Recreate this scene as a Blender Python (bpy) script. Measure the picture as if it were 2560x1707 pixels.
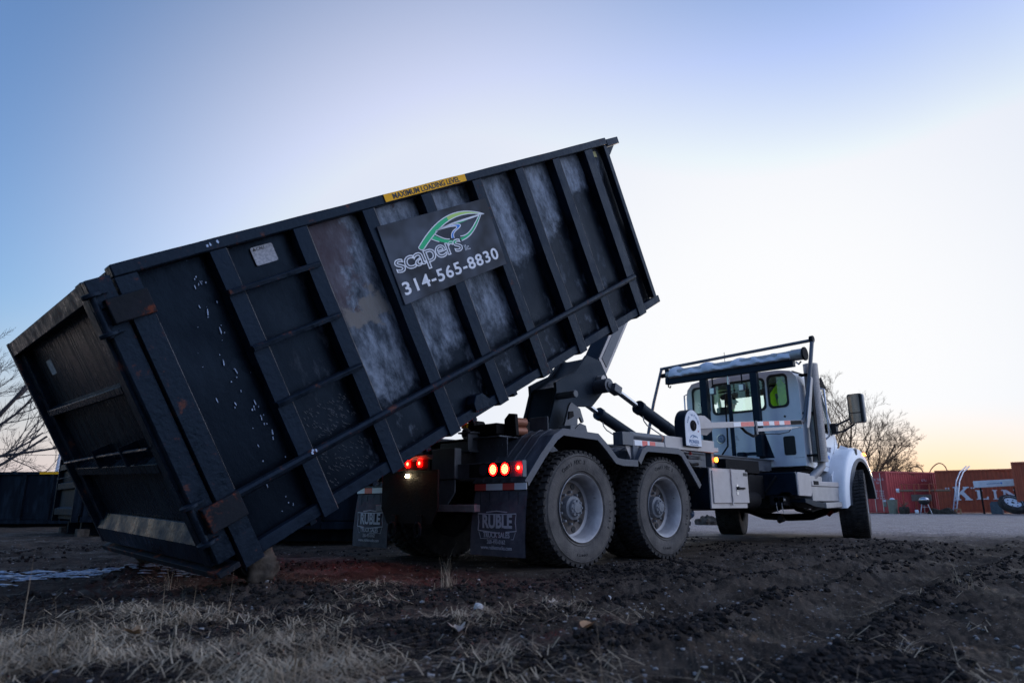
import bpy, bmesh, math, random
import numpy as np
from mathutils import Vector, Matrix, Quaternion
R = math.radians
random.seed(7)
for o in list(bpy.data.objects): bpy.data.objects.remove(o)
scn = bpy.context.scene
COL = scn.collection

# ---------------------------------------------------------------- camera
FPX = 1695.7; CAMP = Vector((-4.938, -4.083, 0.551))
cy_, cp_, cr_ = R(45.232), R(13.496), R(-0.249)
fw = Vector((math.cos(cy_)*math.cos(cp_), math.sin(cy_)*math.cos(cp_), math.sin(cp_)))
rt = Vector((math.sin(cy_), -math.cos(cy_), 0)); up = rt.cross(fw)
r2 = math.cos(cr_)*rt + math.sin(cr_)*up; u2 = -math.sin(cr_)*rt + math.cos(cr_)*up
cd = bpy.data.cameras.new('camera'); cam = bpy.data.objects.new('camera', cd); COL.objects.link(cam)
M = Matrix((r2, u2, -fw)).transposed().to_4x4(); M.translation = CAMP
cam.matrix_world = M
cd.sensor_width = 36; cd.lens = FPX/2560*36; cd.clip_start = .05; cd.clip_end = 6000
cd.dof.use_dof = True; cd.dof.focus_distance = 6.6; cd.dof.aperture_fstop = 2.4
scn.camera = cam
# ---------------------------------------------------------------- sky, sun, exposure
SUN_AZ = R(9.0); SUN_EL = R(2.2)
w = bpy.data.worlds.new('World'); scn.world = w; w.use_nodes = True
wn = w.node_tree.nodes; wl = w.node_tree.links
bg = wn['Background']; sky = wn.new('ShaderNodeTexSky'); sky.sky_type = 'NISHITA'; sky.sun_disc = False
sky.sun_elevation = SUN_EL; sky.sun_rotation = R(90)-SUN_AZ
sky.air_density = 1.0; sky.dust_density = 1.0; sky.ozone_density = 3.0; sky.altitude = 150
def wnode(t, **k):
    n = wn.new(t)
    for a, b in k.items(): setattr(n, a, b)
    return n
def wmath(op, a, b=0.0, cl=False):
    n = wnode('ShaderNodeMath', operation=op, use_clamp=cl)
    for i, v in enumerate((a, b)):
        if isinstance(v, (int, float)): n.inputs[i].default_value = v
        else: wl.new(v, n.inputs[i])
    return n.outputs[0]
def wstep(v, a, b):
    n = wnode('ShaderNodeMapRange', interpolation_type='SMOOTHSTEP'); n.inputs[1].default_value = a; n.inputs[2].default_value = b; wl.new(v, n.inputs[0]); return n.outputs[0]
def wangle(az, el):
    n = wnode('ShaderNodeVectorMath', operation='DOT_PRODUCT'); wl.new(wtc.outputs['Generated'], n.inputs[0])
    n.inputs[1].default_value = (math.cos(az)*math.cos(el), math.sin(az)*math.cos(el), math.sin(el)); return wmath('MULTIPLY', wmath('ARCCOSINE', n.outputs['Value']), 180/math.pi)
wtc = wnode('ShaderNodeTexCoord'); wsep = wnode('ShaderNodeSeparateXYZ'); wl.new(wtc.outputs['Generated'], wsep.inputs[0])
hs = wnode('ShaderNodeHueSaturation'); hs.inputs['Saturation'].default_value = .90; hs.inputs['Hue'].default_value = .505; wl.new(sky.outputs[0], hs.inputs['Color'])
asun = wangle(SUN_AZ, SUN_EL)
# the side of the sky away from the sunset is deep dusk blue
mxd = wnode('ShaderNodeMix', data_type='RGBA', blend_type='MULTIPLY'); wl.new(wstep(asun, 62, 118), mxd.inputs[0]); wl.new(hs.outputs[0], mxd.inputs[6]); mxd.inputs[7].default_value = (1.0, 1.15, 1.45, 1)
# pale pink band low on the horizon to the side of the sunset
band = wmath('MULTIPLY', wmath('MULTIPLY', wmath('SUBTRACT', 1.0, wstep(wsep.outputs[2], 0.0, .26)), wstep(asun, 22, 50)), wmath('MULTIPLY', wmath('SUBTRACT', 1.0, wstep(asun, 88, 112)), wstep(wsep.outputs[1], -.1, .3)))
mxb = wnode('ShaderNodeMix', data_type='RGBA'); wl.new(wmath('MULTIPLY', band, .9), mxb.inputs[0]); wl.new(mxd.outputs[2], mxb.inputs[6]); mxb.inputs[7].default_value = (1.05, .90, .96, 1)
# behind the camera the horizon is plain dusk blue
mxk = wnode('ShaderNodeMix', data_type='RGBA'); wl.new(wmath('MULTIPLY', wmath('MULTIPLY', wmath('SUBTRACT', 1.0, wstep(wsep.outputs[2], .15, .65)), wstep(asun, 22, 55)), wmath('SUBTRACT', 1.0, wstep(wsep.outputs[1], -.25, .10))), mxk.inputs[0])
wl.new(mxb.outputs[2], mxk.inputs[6]); mxk.inputs[7].default_value = (.42, .54, .82, 1); mxb = mxk
# high thin veil that whitens the twilight arch
veil = wmath('SUBTRACT', 1.0, wstep(wangle(R(49), R(16)), 8, 38))
mxv = wnode('ShaderNodeMix', data_type='RGBA', blend_type='ADD'); wl.new(veil, mxv.inputs[0]); wl.new(mxb.outputs[2], mxv.inputs[6]); mxv.inputs[7].default_value = (.84, .66, .50, 1)
mxw = wnode('ShaderNodeMix', data_type='RGBA', blend_type='ADD'); wl.new(wmath('SUBTRACT', 1.0, wstep(asun, 2, 44)), mxw.inputs[0]); wl.new(mxv.outputs[2], mxw.inputs[6]); mxw.inputs[7].default_value = (.78, .56, .66, 1); mxv = mxw
# cream haze low down beside the glow
angw = wangle(R(17), R(1))
mxq = wnode('ShaderNodeMix', data_type='RGBA'); wl.new(wmath('MULTIPLY', wmath('MULTIPLY', wmath('SUBTRACT', 1.0, wstep(wsep.outputs[2], .03, .30)), wstep(angw, 5, 19)), wmath('SUBTRACT', .85, wstep(asun, 36, 58), True)), mxq.inputs[0])
wl.new(mxv.outputs[2], mxq.inputs[6]); mxq.inputs[7].default_value = (1.36, 1.27, 1.14, 1); mxv = mxq
# the brightest part levels off to white, warm close to the set sun
warm = wmath('MULTIPLY', wmath('SUBTRACT', 1.0, wstep(wsep.outputs[2], .0, .13)), wmath('SUBTRACT', 1.0, wstep(angw, 4, 17)))
cp0 = wnode('ShaderNodeMix', data_type='RGBA'); wl.new(wstep(wangle(R(24), R(8)), 8, 36), cp0.inputs[0]); cp0.inputs[6].default_value = (1.42, 1.43, 1.45, 1); cp0.inputs[7].default_value = (1.08, 1.16, 1.34, 1)
cap = wnode('ShaderNodeMix', data_type='RGBA'); wl.new(warm, cap.inputs[0]); wl.new(cp0.outputs[2], cap.inputs[6]); cap.inputs[7].default_value = (1.9, 1.22, .62, 1)
mxc = wnode('ShaderNodeMix', data_type='RGBA', blend_type='DARKEN'); mxc.inputs[0].default_value = 1; wl.new(mxv.outputs[2], mxc.inputs[6]); wl.new(cap.outputs[2], mxc.inputs[7])
mxv = mxc
# bright sky lobe added right of the sunset, out of view, to light near sides
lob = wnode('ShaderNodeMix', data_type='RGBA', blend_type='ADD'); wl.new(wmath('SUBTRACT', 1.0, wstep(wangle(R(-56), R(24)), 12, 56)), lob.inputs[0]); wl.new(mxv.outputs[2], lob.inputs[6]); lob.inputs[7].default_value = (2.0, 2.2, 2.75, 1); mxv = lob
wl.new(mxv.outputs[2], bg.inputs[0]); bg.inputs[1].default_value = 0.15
sl = bpy.data.lights.new('sun', 'SUN'); sl.energy = 0.25; sl.angle = R(3); sl.color = (1, .62, .35)
so = bpy.data.objects.new('sun', sl); COL.objects.link(so)
sd = Vector((math.cos(SUN_AZ)*math.cos(SUN_EL), math.sin(SUN_AZ)*math.cos(SUN_EL), math.sin(SUN_EL)))
so.rotation_euler = sd.to_track_quat('Z', 'Y').to_euler()
scn.view_settings.view_transform = 'Standard'; scn.view_settings.look = 'None'
scn.view_settings.exposure = 2.2; scn.view_settings.gamma = 1
scn.render.engine = 'CYCLES'

# ---------------------------------------------------------------- helpers
def frame(loc=(0,0,0), x=(1,0,0), y=(0,1,0)):
    x = Vector(x).normalized(); y = Vector(y).normalized(); z = x.cross(y)
    m = Matrix((x, y, z)).transposed().to_4x4(); m.translation = Vector(loc); return m
def setp(o, label=None, cat=None, group=None, kind=None):
    for k, v in (('label', label), ('category', cat), ('group', group), ('kind', kind)):
        if v: o[k] = v
    return o
def empty(name, loc=(0,0,0), parent=None):
    o = bpy.data.objects.new(name, None); o.empty_display_size = .2; COL.objects.link(o); o.location = loc
    if parent: o.parent = parent
    return o
class MB:
    """collects shapes (in frame f) into one mesh"""
    def __init__(s, f=None): s.v = []; s.f = []; s.F = f or Matrix()
    def add(s, vs, fs, f=None):
        n = len(s.v); F = s.F @ f if f is not None else s.F
        s.v += [F @ Vector(v) for v in vs]; s.f += [tuple(i+n for i in q) for q in fs]; return s
    def box(s, x0, x1, y0, y1, z0, z1, f=None):
        vs = [(x, y, z) for x in (x0, x1) for y in (y0, y1) for z in (z0, z1)]
        return s.add(vs, [(0,1,3,2),(4,6,7,5),(0,4,5,1),(2,3,7,6),(0,2,6,4),(1,5,7,3)], f)
    def prism(s, poly, a, b, axis='y', f=None):
        """poly in the two other axes, extruded along axis from a to b"""
        n = len(poly)
        def P(p, t):
            return {'y': (p[0], t, p[1]), 'x': (t, p[0], p[1]), 'z': (p[0], p[1], t)}[axis]
        vs = [P(p, a) for p in poly]+[P(p, b) for p in poly]
        fs = [tuple(range(n)), tuple(range(2*n-1, n-1, -1))]+[(i, i+n, (i+1) % n+n, (i+1) % n) for i in range(n)]
        return s.add(vs, fs, f)
    def cyl(s, p0, p1, r0, r1=None, n=20, cap=True, f=None):
        p0, p1 = Vector(p0), Vector(p1); r1 = r0 if r1 is None else r1
        q = (p1-p0).to_track_quat('Z', 'Y'); vs = []
        for p, r in ((p0, r0), (p1, r1)):
            vs += [p + q @ Vector((r*math.cos(2*math.pi*i/n), r*math.sin(2*math.pi*i/n), 0)) for i in range(n)]
        fs = [(i, (i+1) % n, (i+1) % n+n, i+n) for i in range(n)]
        if cap: fs += [tuple(range(n-1, -1, -1)), tuple(range(n, 2*n))]
        return s.add(vs, fs, f)
    def tube(s, pts, r, n=8, f=None, rs=None, cap=True):
        pts = [Vector(p) for p in pts]; vs = []; fs = []; m = len(pts); pq = None
        for i, p in enumerate(pts):
            t = (pts[min(i+1, m-1)]-pts[max(i-1, 0)]).normalized()
            if pq is None: pq = t.to_track_quat('Z', 'Y')
            else: pq = (pq @ Vector((0, 0, 1))).rotation_difference(t) @ pq
            rr = rs[i] if rs else r
            vs += [p + pq @ Vector((rr*math.cos(2*math.pi*k/n), rr*math.sin(2*math.pi*k/n), 0)) for k in range(n)]
        for i in range(m-1):
            fs += [(i*n+k, i*n+(k+1) % n, (i+1)*n+(k+1) % n, (i+1)*n+k) for k in range(n)]
        if cap: fs += [tuple(range(n-1, -1, -1)), tuple(range((m-1)*n, m*n))]
        return s.add(vs, fs, f)
    def lathe(s, prof, n=64, f=None, closed=False):
        """prof: (r, y) pairs round the y axis"""
        vs = []; fs = []; m = len(prof)
        for k in range(n):
            a = 2*math.pi*k/n
            vs += [(r*math.cos(a), y, r*math.sin(a)) for r, y in prof]
        for k in range(n):
            k2 = (k+1) % n
            for j in range(m if closed else m-1):
                j2 = (j+1) % m
                fs.append((k*m+j, k*m+j2, k2*m+j2, k2*m+j))
        return s.add(vs, fs, f)
    def sphere(s, c, r, sc=(1,1,1), nu=16, nv=10, f=None):
        vs = []; fs = []
        for j in range(nv+1):
            t = math.pi*j/nv
            for i in range(nu):
                a = 2*math.pi*i/nu
                vs.append((c[0]+r*sc[0]*math.sin(t)*math.cos(a), c[1]+r*sc[1]*math.sin(t)*math.sin(a), c[2]+r*sc[2]*math.cos(t)))
        for j in range(nv):
            for i in range(nu):
                fs.append((j*nu+i, j*nu+(i+1) % nu, (j+1)*nu+(i+1) % nu, (j+1)*nu+i))
        return s.add(vs, fs, f)
    def mesh_in(s, me, f=None):
        return s.add([v.co.copy() for v in me.vertices], [tuple(p.vertices) for p in me.polygons], f)
    def build(s, name, mat, parent=None, bevel=0, smooth=None, label=None, seg=2):
        me = bpy.data.meshes.new(name); me.from_pydata([tuple(v) for v in s.v], [], s.f); me.validate(); me.update()
        bm = bmesh.new(); bm.from_mesh(me); bmesh.ops.remove_doubles(bm, verts=bm.verts, dist=1e-5)
        bmesh.ops.recalc_face_normals(bm, faces=bm.faces); bm.to_mesh(me); bm.free()
        o = bpy.data.objects.new(name, me); COL.objects.link(o)
        if mat: me.materials.append(mat)
        if parent: o.parent = parent
        if smooth is None: smooth = 35
        if smooth:
            for p in me.polygons: p.use_smooth = True
            me.set_sharp_from_angle(angle=R(smooth))
        if bevel:
            b = o.modifiers.new('bevel', 'BEVEL'); b.width = bevel; b.segments = seg; b.limit_method = 'ANGLE'; b.angle_limit = R(40)
        if label: o['label'] = label
        return o

def absorb(dst, src):
    """surface marks become faces of the part they lie on"""
    bm = bmesh.new(); bm.from_mesh(dst.data); n0 = len(bm.faces); k = len(dst.data.materials)
    bm.from_mesh(src.data); bm.faces.ensure_lookup_table()
    for f in bm.faces[n0:]: f.material_index = k
    bm.to_mesh(dst.data); bm.free(); dst.data.materials.append(src.data.materials[0]); bpy.data.objects.remove(src)
def rrect(x0, x1, y0, y1, r=.05, n=5):
    pts = []
    for cx, cy, a0 in ((x1-r, y1-r, 0), (x0+r, y1-r, 90), (x0+r, y0+r, 180), (x1-r, y0+r, 270)):
        for k in range(n+1):
            a = R(a0+90*k/n); pts.append((cx+r*math.cos(a), cy+r*math.sin(a)))
    return pts
def circle(cx, cy, r, n=24, ry=None):
    ry = ry or r
    return [(cx+r*math.cos(2*math.pi*k/n), cy+ry*math.sin(2*math.pi*k/n)) for k in range(n)]
def plate_mesh(outer, holes, th):
    """flat plate with holes, local xy, centred thickness"""
    cu = bpy.data.curves.new('tmp', 'CURVE'); cu.dimensions = '2D'; cu.fill_mode = 'BOTH'; cu.extrude = th/2
    for pts in [outer]+holes:
        sp = cu.splines.new('POLY'); sp.points.add(len(pts)-1); sp.use_cyclic_u = True
        for p, q in zip(sp.points, pts): p.co = (q[0], q[1], 0, 1)
    o = bpy.data.objects.new('tmp', cu); COL.objects.link(o)
    dg = bpy.context.evaluated_depsgraph_get(); me = bpy.data.meshes.new_from_object(o.evaluated_get(dg))
    bpy.data.objects.remove(o); return me
def text_mesh(body, size, ext=.001, off=0, outline=0, align='CENTER', sx=1, sp=1):
    cu = bpy.data.curves.new('tmp', 'FONT'); cu.body = body; cu.size = size; cu.align_x = align; cu.align_y = 'CENTER'
    cu.space_character = sp; cu.offset = off; cu.resolution_u = 4
    if outline: cu.fill_mode = 'NONE'; cu.bevel_depth = outline; cu.bevel_resolution = 1
    else: cu.fill_mode = 'BOTH'; cu.extrude = ext
    o = bpy.data.objects.new('tmp', cu); COL.objects.link(o)
    dg = bpy.context.evaluated_depsgraph_get(); me = bpy.data.meshes.new_from_object(o.evaluated_get(dg))
    bpy.data.objects.remove(o)
    for v in me.vertices: v.co.x *= sx
    return me
def text(name, body, size, F, mat, parent, **k):
    return MB(F).mesh_in(text_mesh(body, size, **k)).build(name, mat, parent, smooth=0)
def arc_text(mb, body, size, cx, cz, r, a0, a1, F, off=0):
    n = len(body)
    for i, ch in enumerate(body):
        if ch == ' ': continue
        a = a0+(a1-a0)*i/(n-1); me = text_mesh(ch, size, off=off, ext=.0015)
        m = Matrix.Translation((cx+r*math.cos(a), cz+r*math.sin(a), 0)) @ Matrix.Rotation(a-math.pi/2, 4, 'Z')
        mb.mesh_in(me, m if F is None else F @ m)
def stroke(mb, pts, w, z, F=None):
    """flat ribbon of width w (number or list) along pts"""
    pts = [Vector((p[0], p[1], 0)) for p in pts]; n = len(pts); vs = []
    for i, p in enumerate(pts):
        t = (pts[min(i+1, n-1)]-pts[max(i-1, 0)]).normalized(); nn = Vector((-t.y, t.x, 0)); ww = w[i] if isinstance(w, list) else w
        for q in (p+nn*ww/2, p-nn*ww/2): vs += [(q.x, q.y, z), (q.x, q.y, z-.002)]
    fs = []
    for i in range(n-1):
        a = 4*i; b = 4*(i+1); fs += [(a, a+2, b+2, b), (a, b, b+1, a+1), (a+2, a+3, b+3, b+2)]
    mb.add(vs, fs, F)
def bez(p0, p1, p2, p3, n=16):
    o = []
    for i in range(n+1):
        t = i/n; o.append(tuple((1-t)**3*a+3*(1-t)**2*t*b+3*(1-t)*t*t*c+t**3*d for a, b, c, d in zip(p0, p1, p2, p3)))
    return o

# ---------------------------------------------------------------- materials
def nodes(m): m.use_nodes = True; return m.node_tree.nodes, m.node_tree.links, m.node_tree.nodes['Principled BSDF']
def mat(name, c1, c2=None, rough=.5, r2=None, metal=0, scale=6, detail=6, bump=0, bscale=40, lo=.35, hi=.65, stretch=(1,1,1), emis=None, estr=0, c3=None, s3=2.0, t3=.62, spec=.5, coat=0):
    m = bpy.data.materials.new(name); N, L, b = nodes(m)
    b.inputs['Roughness'].default_value = rough; b.inputs['Metallic'].default_value = metal
    b.inputs['Specular IOR Level'].default_value = spec
    if coat: b.inputs['Coat Weight'].default_value = coat; b.inputs['Coat Roughness'].default_value = .15
    if emis: b.inputs['Emission Color'].default_value = (*emis, 1); b.inputs['Emission Strength'].default_value = estr
    if not c2: b.inputs['Base Color'].default_value = (*c1, 1)
    tc = N.new('ShaderNodeTexCoord'); mp = N.new('ShaderNodeMapping'); mp.inputs['Scale'].default_value = stretch
    L.new(tc.outputs['Object'], mp.inputs[0])
    nz = N.new('ShaderNodeTexNoise'); nz.inputs['Scale'].default_value = scale; nz.inputs['Detail'].default_value = detail; nz.inputs['Roughness'].default_value = .62
    L.new(mp.outputs[0], nz.inputs['Vector'])
    rp = N.new('ShaderNodeMapRange'); rp.inputs[1].default_value = lo; rp.inputs[2].default_value = hi
    L.new(nz.outputs['Fac'], rp.inputs[0])
    if c2:
        mx = N.new('ShaderNodeMix'); mx.data_type = 'RGBA'; mx.inputs[6].default_value = (*c1, 1); mx.inputs[7].default_value = (*c2, 1)
        L.new(rp.outputs[0], mx.inputs[0]); out = mx.outputs[2]
        if c3:
            n3 = N.new('ShaderNodeTexNoise'); n3.inputs['Scale'].default_value = s3; n3.inputs['Detail'].default_value = 9; n3.inputs['Roughness'].default_value = .7
            L.new(tc.outputs['Object'], n3.inputs['Vector'])
            r3 = N.new('ShaderNodeMapRange'); r3.inputs[1].default_value = t3; r3.inputs[2].default_value = t3+.06; L.new(n3.outputs['Fac'], r3.inputs[0])
            m3 = N.new('ShaderNodeMix'); m3.data_type = 'RGBA'; m3.inputs[7].default_value = (*c3, 1); L.new(out, m3.inputs[6]); L.new(r3.outputs[0], m3.inputs[0]); out = m3.outputs[2]
        L.new(out, b.inputs['Base Color'])
    if r2 is not None:
        rr = N.new('ShaderNodeMapRange'); rr.inputs[1].default_value = lo; rr.inputs[2].default_value = hi; rr.inputs[3].default_value = rough; rr.inputs[4].default_value = r2
        L.new(nz.outputs['Fac'], rr.inputs[0]); L.new(rr.outputs[0], b.inputs['Roughness'])
    if bump:
        nb = N.new('ShaderNodeTexNoise'); nb.inputs['Scale'].default_value = bscale; nb.inputs['Detail'].default_value = 5
        L.new(mp.outputs[0], nb.inputs['Vector'])
        bp = N.new('ShaderNodeBump'); bp.inputs['Strength'].default_value = bump; bp.inputs['Distance'].default_value = .01
        L.new(nb.outputs['Fac'], bp.inputs['Height']); L.new(bp.outputs[0], b.inputs['Normal'])
    return m
def glass(name, tint, rough=.02, trans=.85):
    m = bpy.data.materials.new(name); N, L, b = nodes(m)
    t = N.new('ShaderNodeBsdfTransparent'); t.inputs[0].default_value = (*tint, 1)
    g = N.new('ShaderNodeBsdfGlossy'); g.inputs['Roughness'].default_value = rough; g.inputs[0].default_value = (.9, .95, 1, 1)
    fr = N.new('ShaderNodeFresnel'); fr.inputs[0].default_value = 1.5
    mx = N.new('ShaderNodeMixShader'); L.new(fr.outputs[0], mx.inputs[0]); L.new(t.outputs[0], mx.inputs[1]); L.new(g.outputs[0], mx.inputs[2])
    L.new(mx.outputs[0], N['Material Output'].inputs['Surface']); return m

BLK = mat('worn_black_steel_paint', (.003,.005,.010), (.010,.016,.027), .22, .55, scale=5, bump=.35, bscale=25, c3=(.055,.026,.018), s3=7, t3=.68, spec=.13)
RAILM = mat('chipped_black_rail_paint', (.005,.008,.013), (.012,.017,.026), .22, .55, scale=9, bump=.35, bscale=30, c3=(.085,.032,.022), s3=9, t3=.585, spec=.13)
RUSTM = mat('rust_rubbed_black_paint', (.007,.010,.014), (.016,.018,.024), .5, .75, scale=8, bump=.3, bscale=30, c3=(.11,.03,.018), s3=6, t3=.55, spec=.08)
DOORM = mat('streaked_black_door_paint', (.005,.007,.011), (.026,.032,.042), .25, .55, scale=4, stretch=(2,6,.6), lo=.48, hi=.74, bump=.25, bscale=20, spec=.07)
MUD = mat('dried_mud', (.028,.023,.019), (.095,.08,.068), .95, scale=11, bump=.45, bscale=30, spec=.1)
STEEL = mat('galvanised_grey_steel', (.34,.32,.31), (.48,.45,.43), .42, .6, metal=.3, scale=5, bump=.1)
TAUPE = mat('taupe_grey_painted_steel', (.42,.375,.35), (.54,.49,.46), .42, .6, scale=3.5, bump=.08, c3=(.12,.10,.09), s3=12, t3=.66)
ARMM = mat('dark_blue_black_hoist_paint', (.005,.008,.014), (.015,.021,.030), .42, .6, scale=4, bump=.15, spec=.2)
GREYP = mat('slate_grey_painted_steel', (.055,.062,.078), (.11,.12,.14), .4, .6, scale=5, bump=.15)
WHITE = mat('white_cab_paint', (.72,.75,.79), (.84,.86,.89), .28, .42, scale=2.2, lo=.3, hi=.6, bump=.04, c3=(.50,.52,.56), s3=5, t3=.63, coat=.3)
CHROME = mat('polished_chrome', (.5,.5,.53), rough=.22, metal=1)
RODM = mat('hydraulic_rod_chrome', (.45,.46,.48), rough=.18, metal=1)
RUB = mat('black_tyre_rubber', (.022,.022,.024), (.065,.060,.057), .8, .95, scale=6, bump=.5, bscale=50, c3=(.10,.085,.07), s3=5, t3=.62, spec=.12)
SIDEW = mat('dusty_tyre_sidewall', (.060,.056,.056), (.140,.127,.117), .85, scale=5, lo=.3, hi=.7, bump=.4, bscale=60, spec=.15)
RIM = mat('dusty_painted_rim', (.27,.26,.27), (.43,.415,.415), .45, .65, scale=6, bump=.1, c3=(.13,.11,.095), s3=9, t3=.63, metal=.2)
DISC = mat('brake_dusted_wheel_disc', (.07,.058,.052), (.16,.14,.13), .7, .85, scale=7, bump=.2, spec=.2)
HUB = mat('grimy_wheel_hub', (.09,.10,.12), (.17,.18,.20), .5, .7, scale=14, bump=.3)
DARK = mat('grimy_black_chassis', (.007,.007,.009), (.022,.020,.020), .6, .85, scale=8, bump=.4, spec=.12)
PLAST = mat('black_fender_plastic', (.036,.042,.056), (.085,.092,.115), .42, .6, scale=5, bump=.12, stretch=(1,3,1))
FLAP = mat('dusty_rubber_mudflap', (.06,.056,.068), (.11,.103,.115), .75, scale=8, bump=.2, spec=.15)
FLAPT = mat('grey_mudflap_lettering', (.42,.40,.44), (.55,.52,.55), .7, scale=30)
REFR = mat('red_reflective_tape', (.75,.10,.08), rough=.35)
REFW = mat('white_reflective_tape', (.78,.78,.80), rough=.35)
YEL = mat('yellow_decal', (.85,.40,.012), (.92,.46,.02), .5, scale=20, c3=(.06,.04,.02), s3=22, t3=.68, spec=.12)
BLKT = mat('black_lettering', (.012,.012,.014), rough=.6)
WHT = mat('white_lettering', (.75,.76,.80), (.62,.64,.70), .5, scale=20)
STK = mat('worn_silver_sticker', (.20,.21,.25), (.34,.35,.40), .55, scale=60, lo=.4, hi=.6)
GRN = mat('green_logo_paint', (.03,.46,.20), rough=.5, spec=.15)
LGRN = mat('lime_logo_paint', (.44,.66,.18), rough=.5, spec=.15)
BLUE = mat('blue_logo_paint', (.03,.22,.70), rough=.5, spec=.15)
SIGNM = mat('airbrushed_black_sign', (.020,.024,.032), (.085,.10,.13), .5, .62, scale=2.6, detail=2.5, lo=.42, hi=.66, spec=.12)
WPAINT = mat('white_paint_splatter', (.34,.43,.60), rough=.5)
TARP = mat('pale_grey_tarp_fabric', (.55,.55,.60), (.68,.68,.72), .7, scale=7, bump=.5, bscale=12)
GLASS = glass('tinted_cab_glass', (.90,.97,.955))
CLEAR = glass('clear_windscreen', (.94,.985,.97))
MIRR = mat('mirror_glass', (.30,.34,.33), rough=.03, metal=1)
REDL = mat('lit_red_led_lens', (.6,.02,.01), rough=.3, emis=(1,.0008,.0006), estr=11)
REDC = mat('lit_red_led_core', (1,.3,.1), rough=.3, emis=(1,.055,.02), estr=8)
REDD = mat('dark_lens', (.06,.05,.07), rough=.25)
REDM = mat('lit_red_marker_lens', (.6,.02,.01), rough=.3, emis=(1,.0003,.0002), estr=14)
WLIT = mat('lit_white_lamp', (1,.9,.7), rough=.3, emis=(1,.82,.5), estr=25)
AMB = mat('lit_amber_lamp', (1,.5,.1), rough=.3, emis=(1,.20,.01), estr=3)
HIVIS = mat('lime_hi_vis_fabric', (.40,.90,.03), (.30,.75,.02), .8, scale=12)
GREYT = mat('grey_reflective_band', (.12,.14,.15), rough=.5)
SKIN = mat('skin', (.30,.17,.12), rough=.6)
HAIR = mat('dark_cap_and_hair', (.02,.018,.016), rough=.8)
SEATM = mat('dark_seat_fabric', (.02,.022,.026), (.035,.037,.042), .8, scale=20)
COPPER = mat('worn_copper_brown_roller', (.28,.10,.055), (.40,.17,.10), .45, .6, scale=6, metal=.2)
WOOD = mat('weathered_wood', (.16,.11,.07), (.25,.18,.12), .85, scale=9, stretch=(1,1,6), bump=.3)
ALU = mat('aluminium', (.5,.51,.54), (.62,.63,.66), .35, metal=.8, scale=8)
CRED = mat('faded_red_container_paint', (.38,.04,.045), (.50,.07,.065), .5, .7, scale=1.2, bump=.1, c3=(.14,.035,.02), s3=3, t3=.66)
CRUST = mat('rust_red_container_paint', (.29,.055,.026), (.42,.09,.04), .55, .75, scale=1.5, bump=.1, c3=(.12,.035,.018), s3=3, t3=.64)
FARBLK = mat('far_dumpster_black_paint', (.004,.006,.010), (.016,.024,.036), .5, .65, scale=3, stretch=(2,2,.5), lo=.45, hi=.75, spec=.08)
BIN = mat('grey_green_plastic', (.16,.17,.13), (.21,.22,.17), .6, scale=5)
BARK = mat('dark_bark', (.085,.048,.024), (.15,.088,.045), .9, scale=12)
BARKB = mat('grey_bark', (.022,.022,.028), (.045,.043,.05), .9, scale=12)

for m_ in (BLK, RAILM, DOORM, ARMM, FARBLK): m_.node_tree.nodes['Principled BSDF'].inputs['Specular Tint'].default_value = (.42, .66, 1, 1)   # blue-black paint
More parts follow.
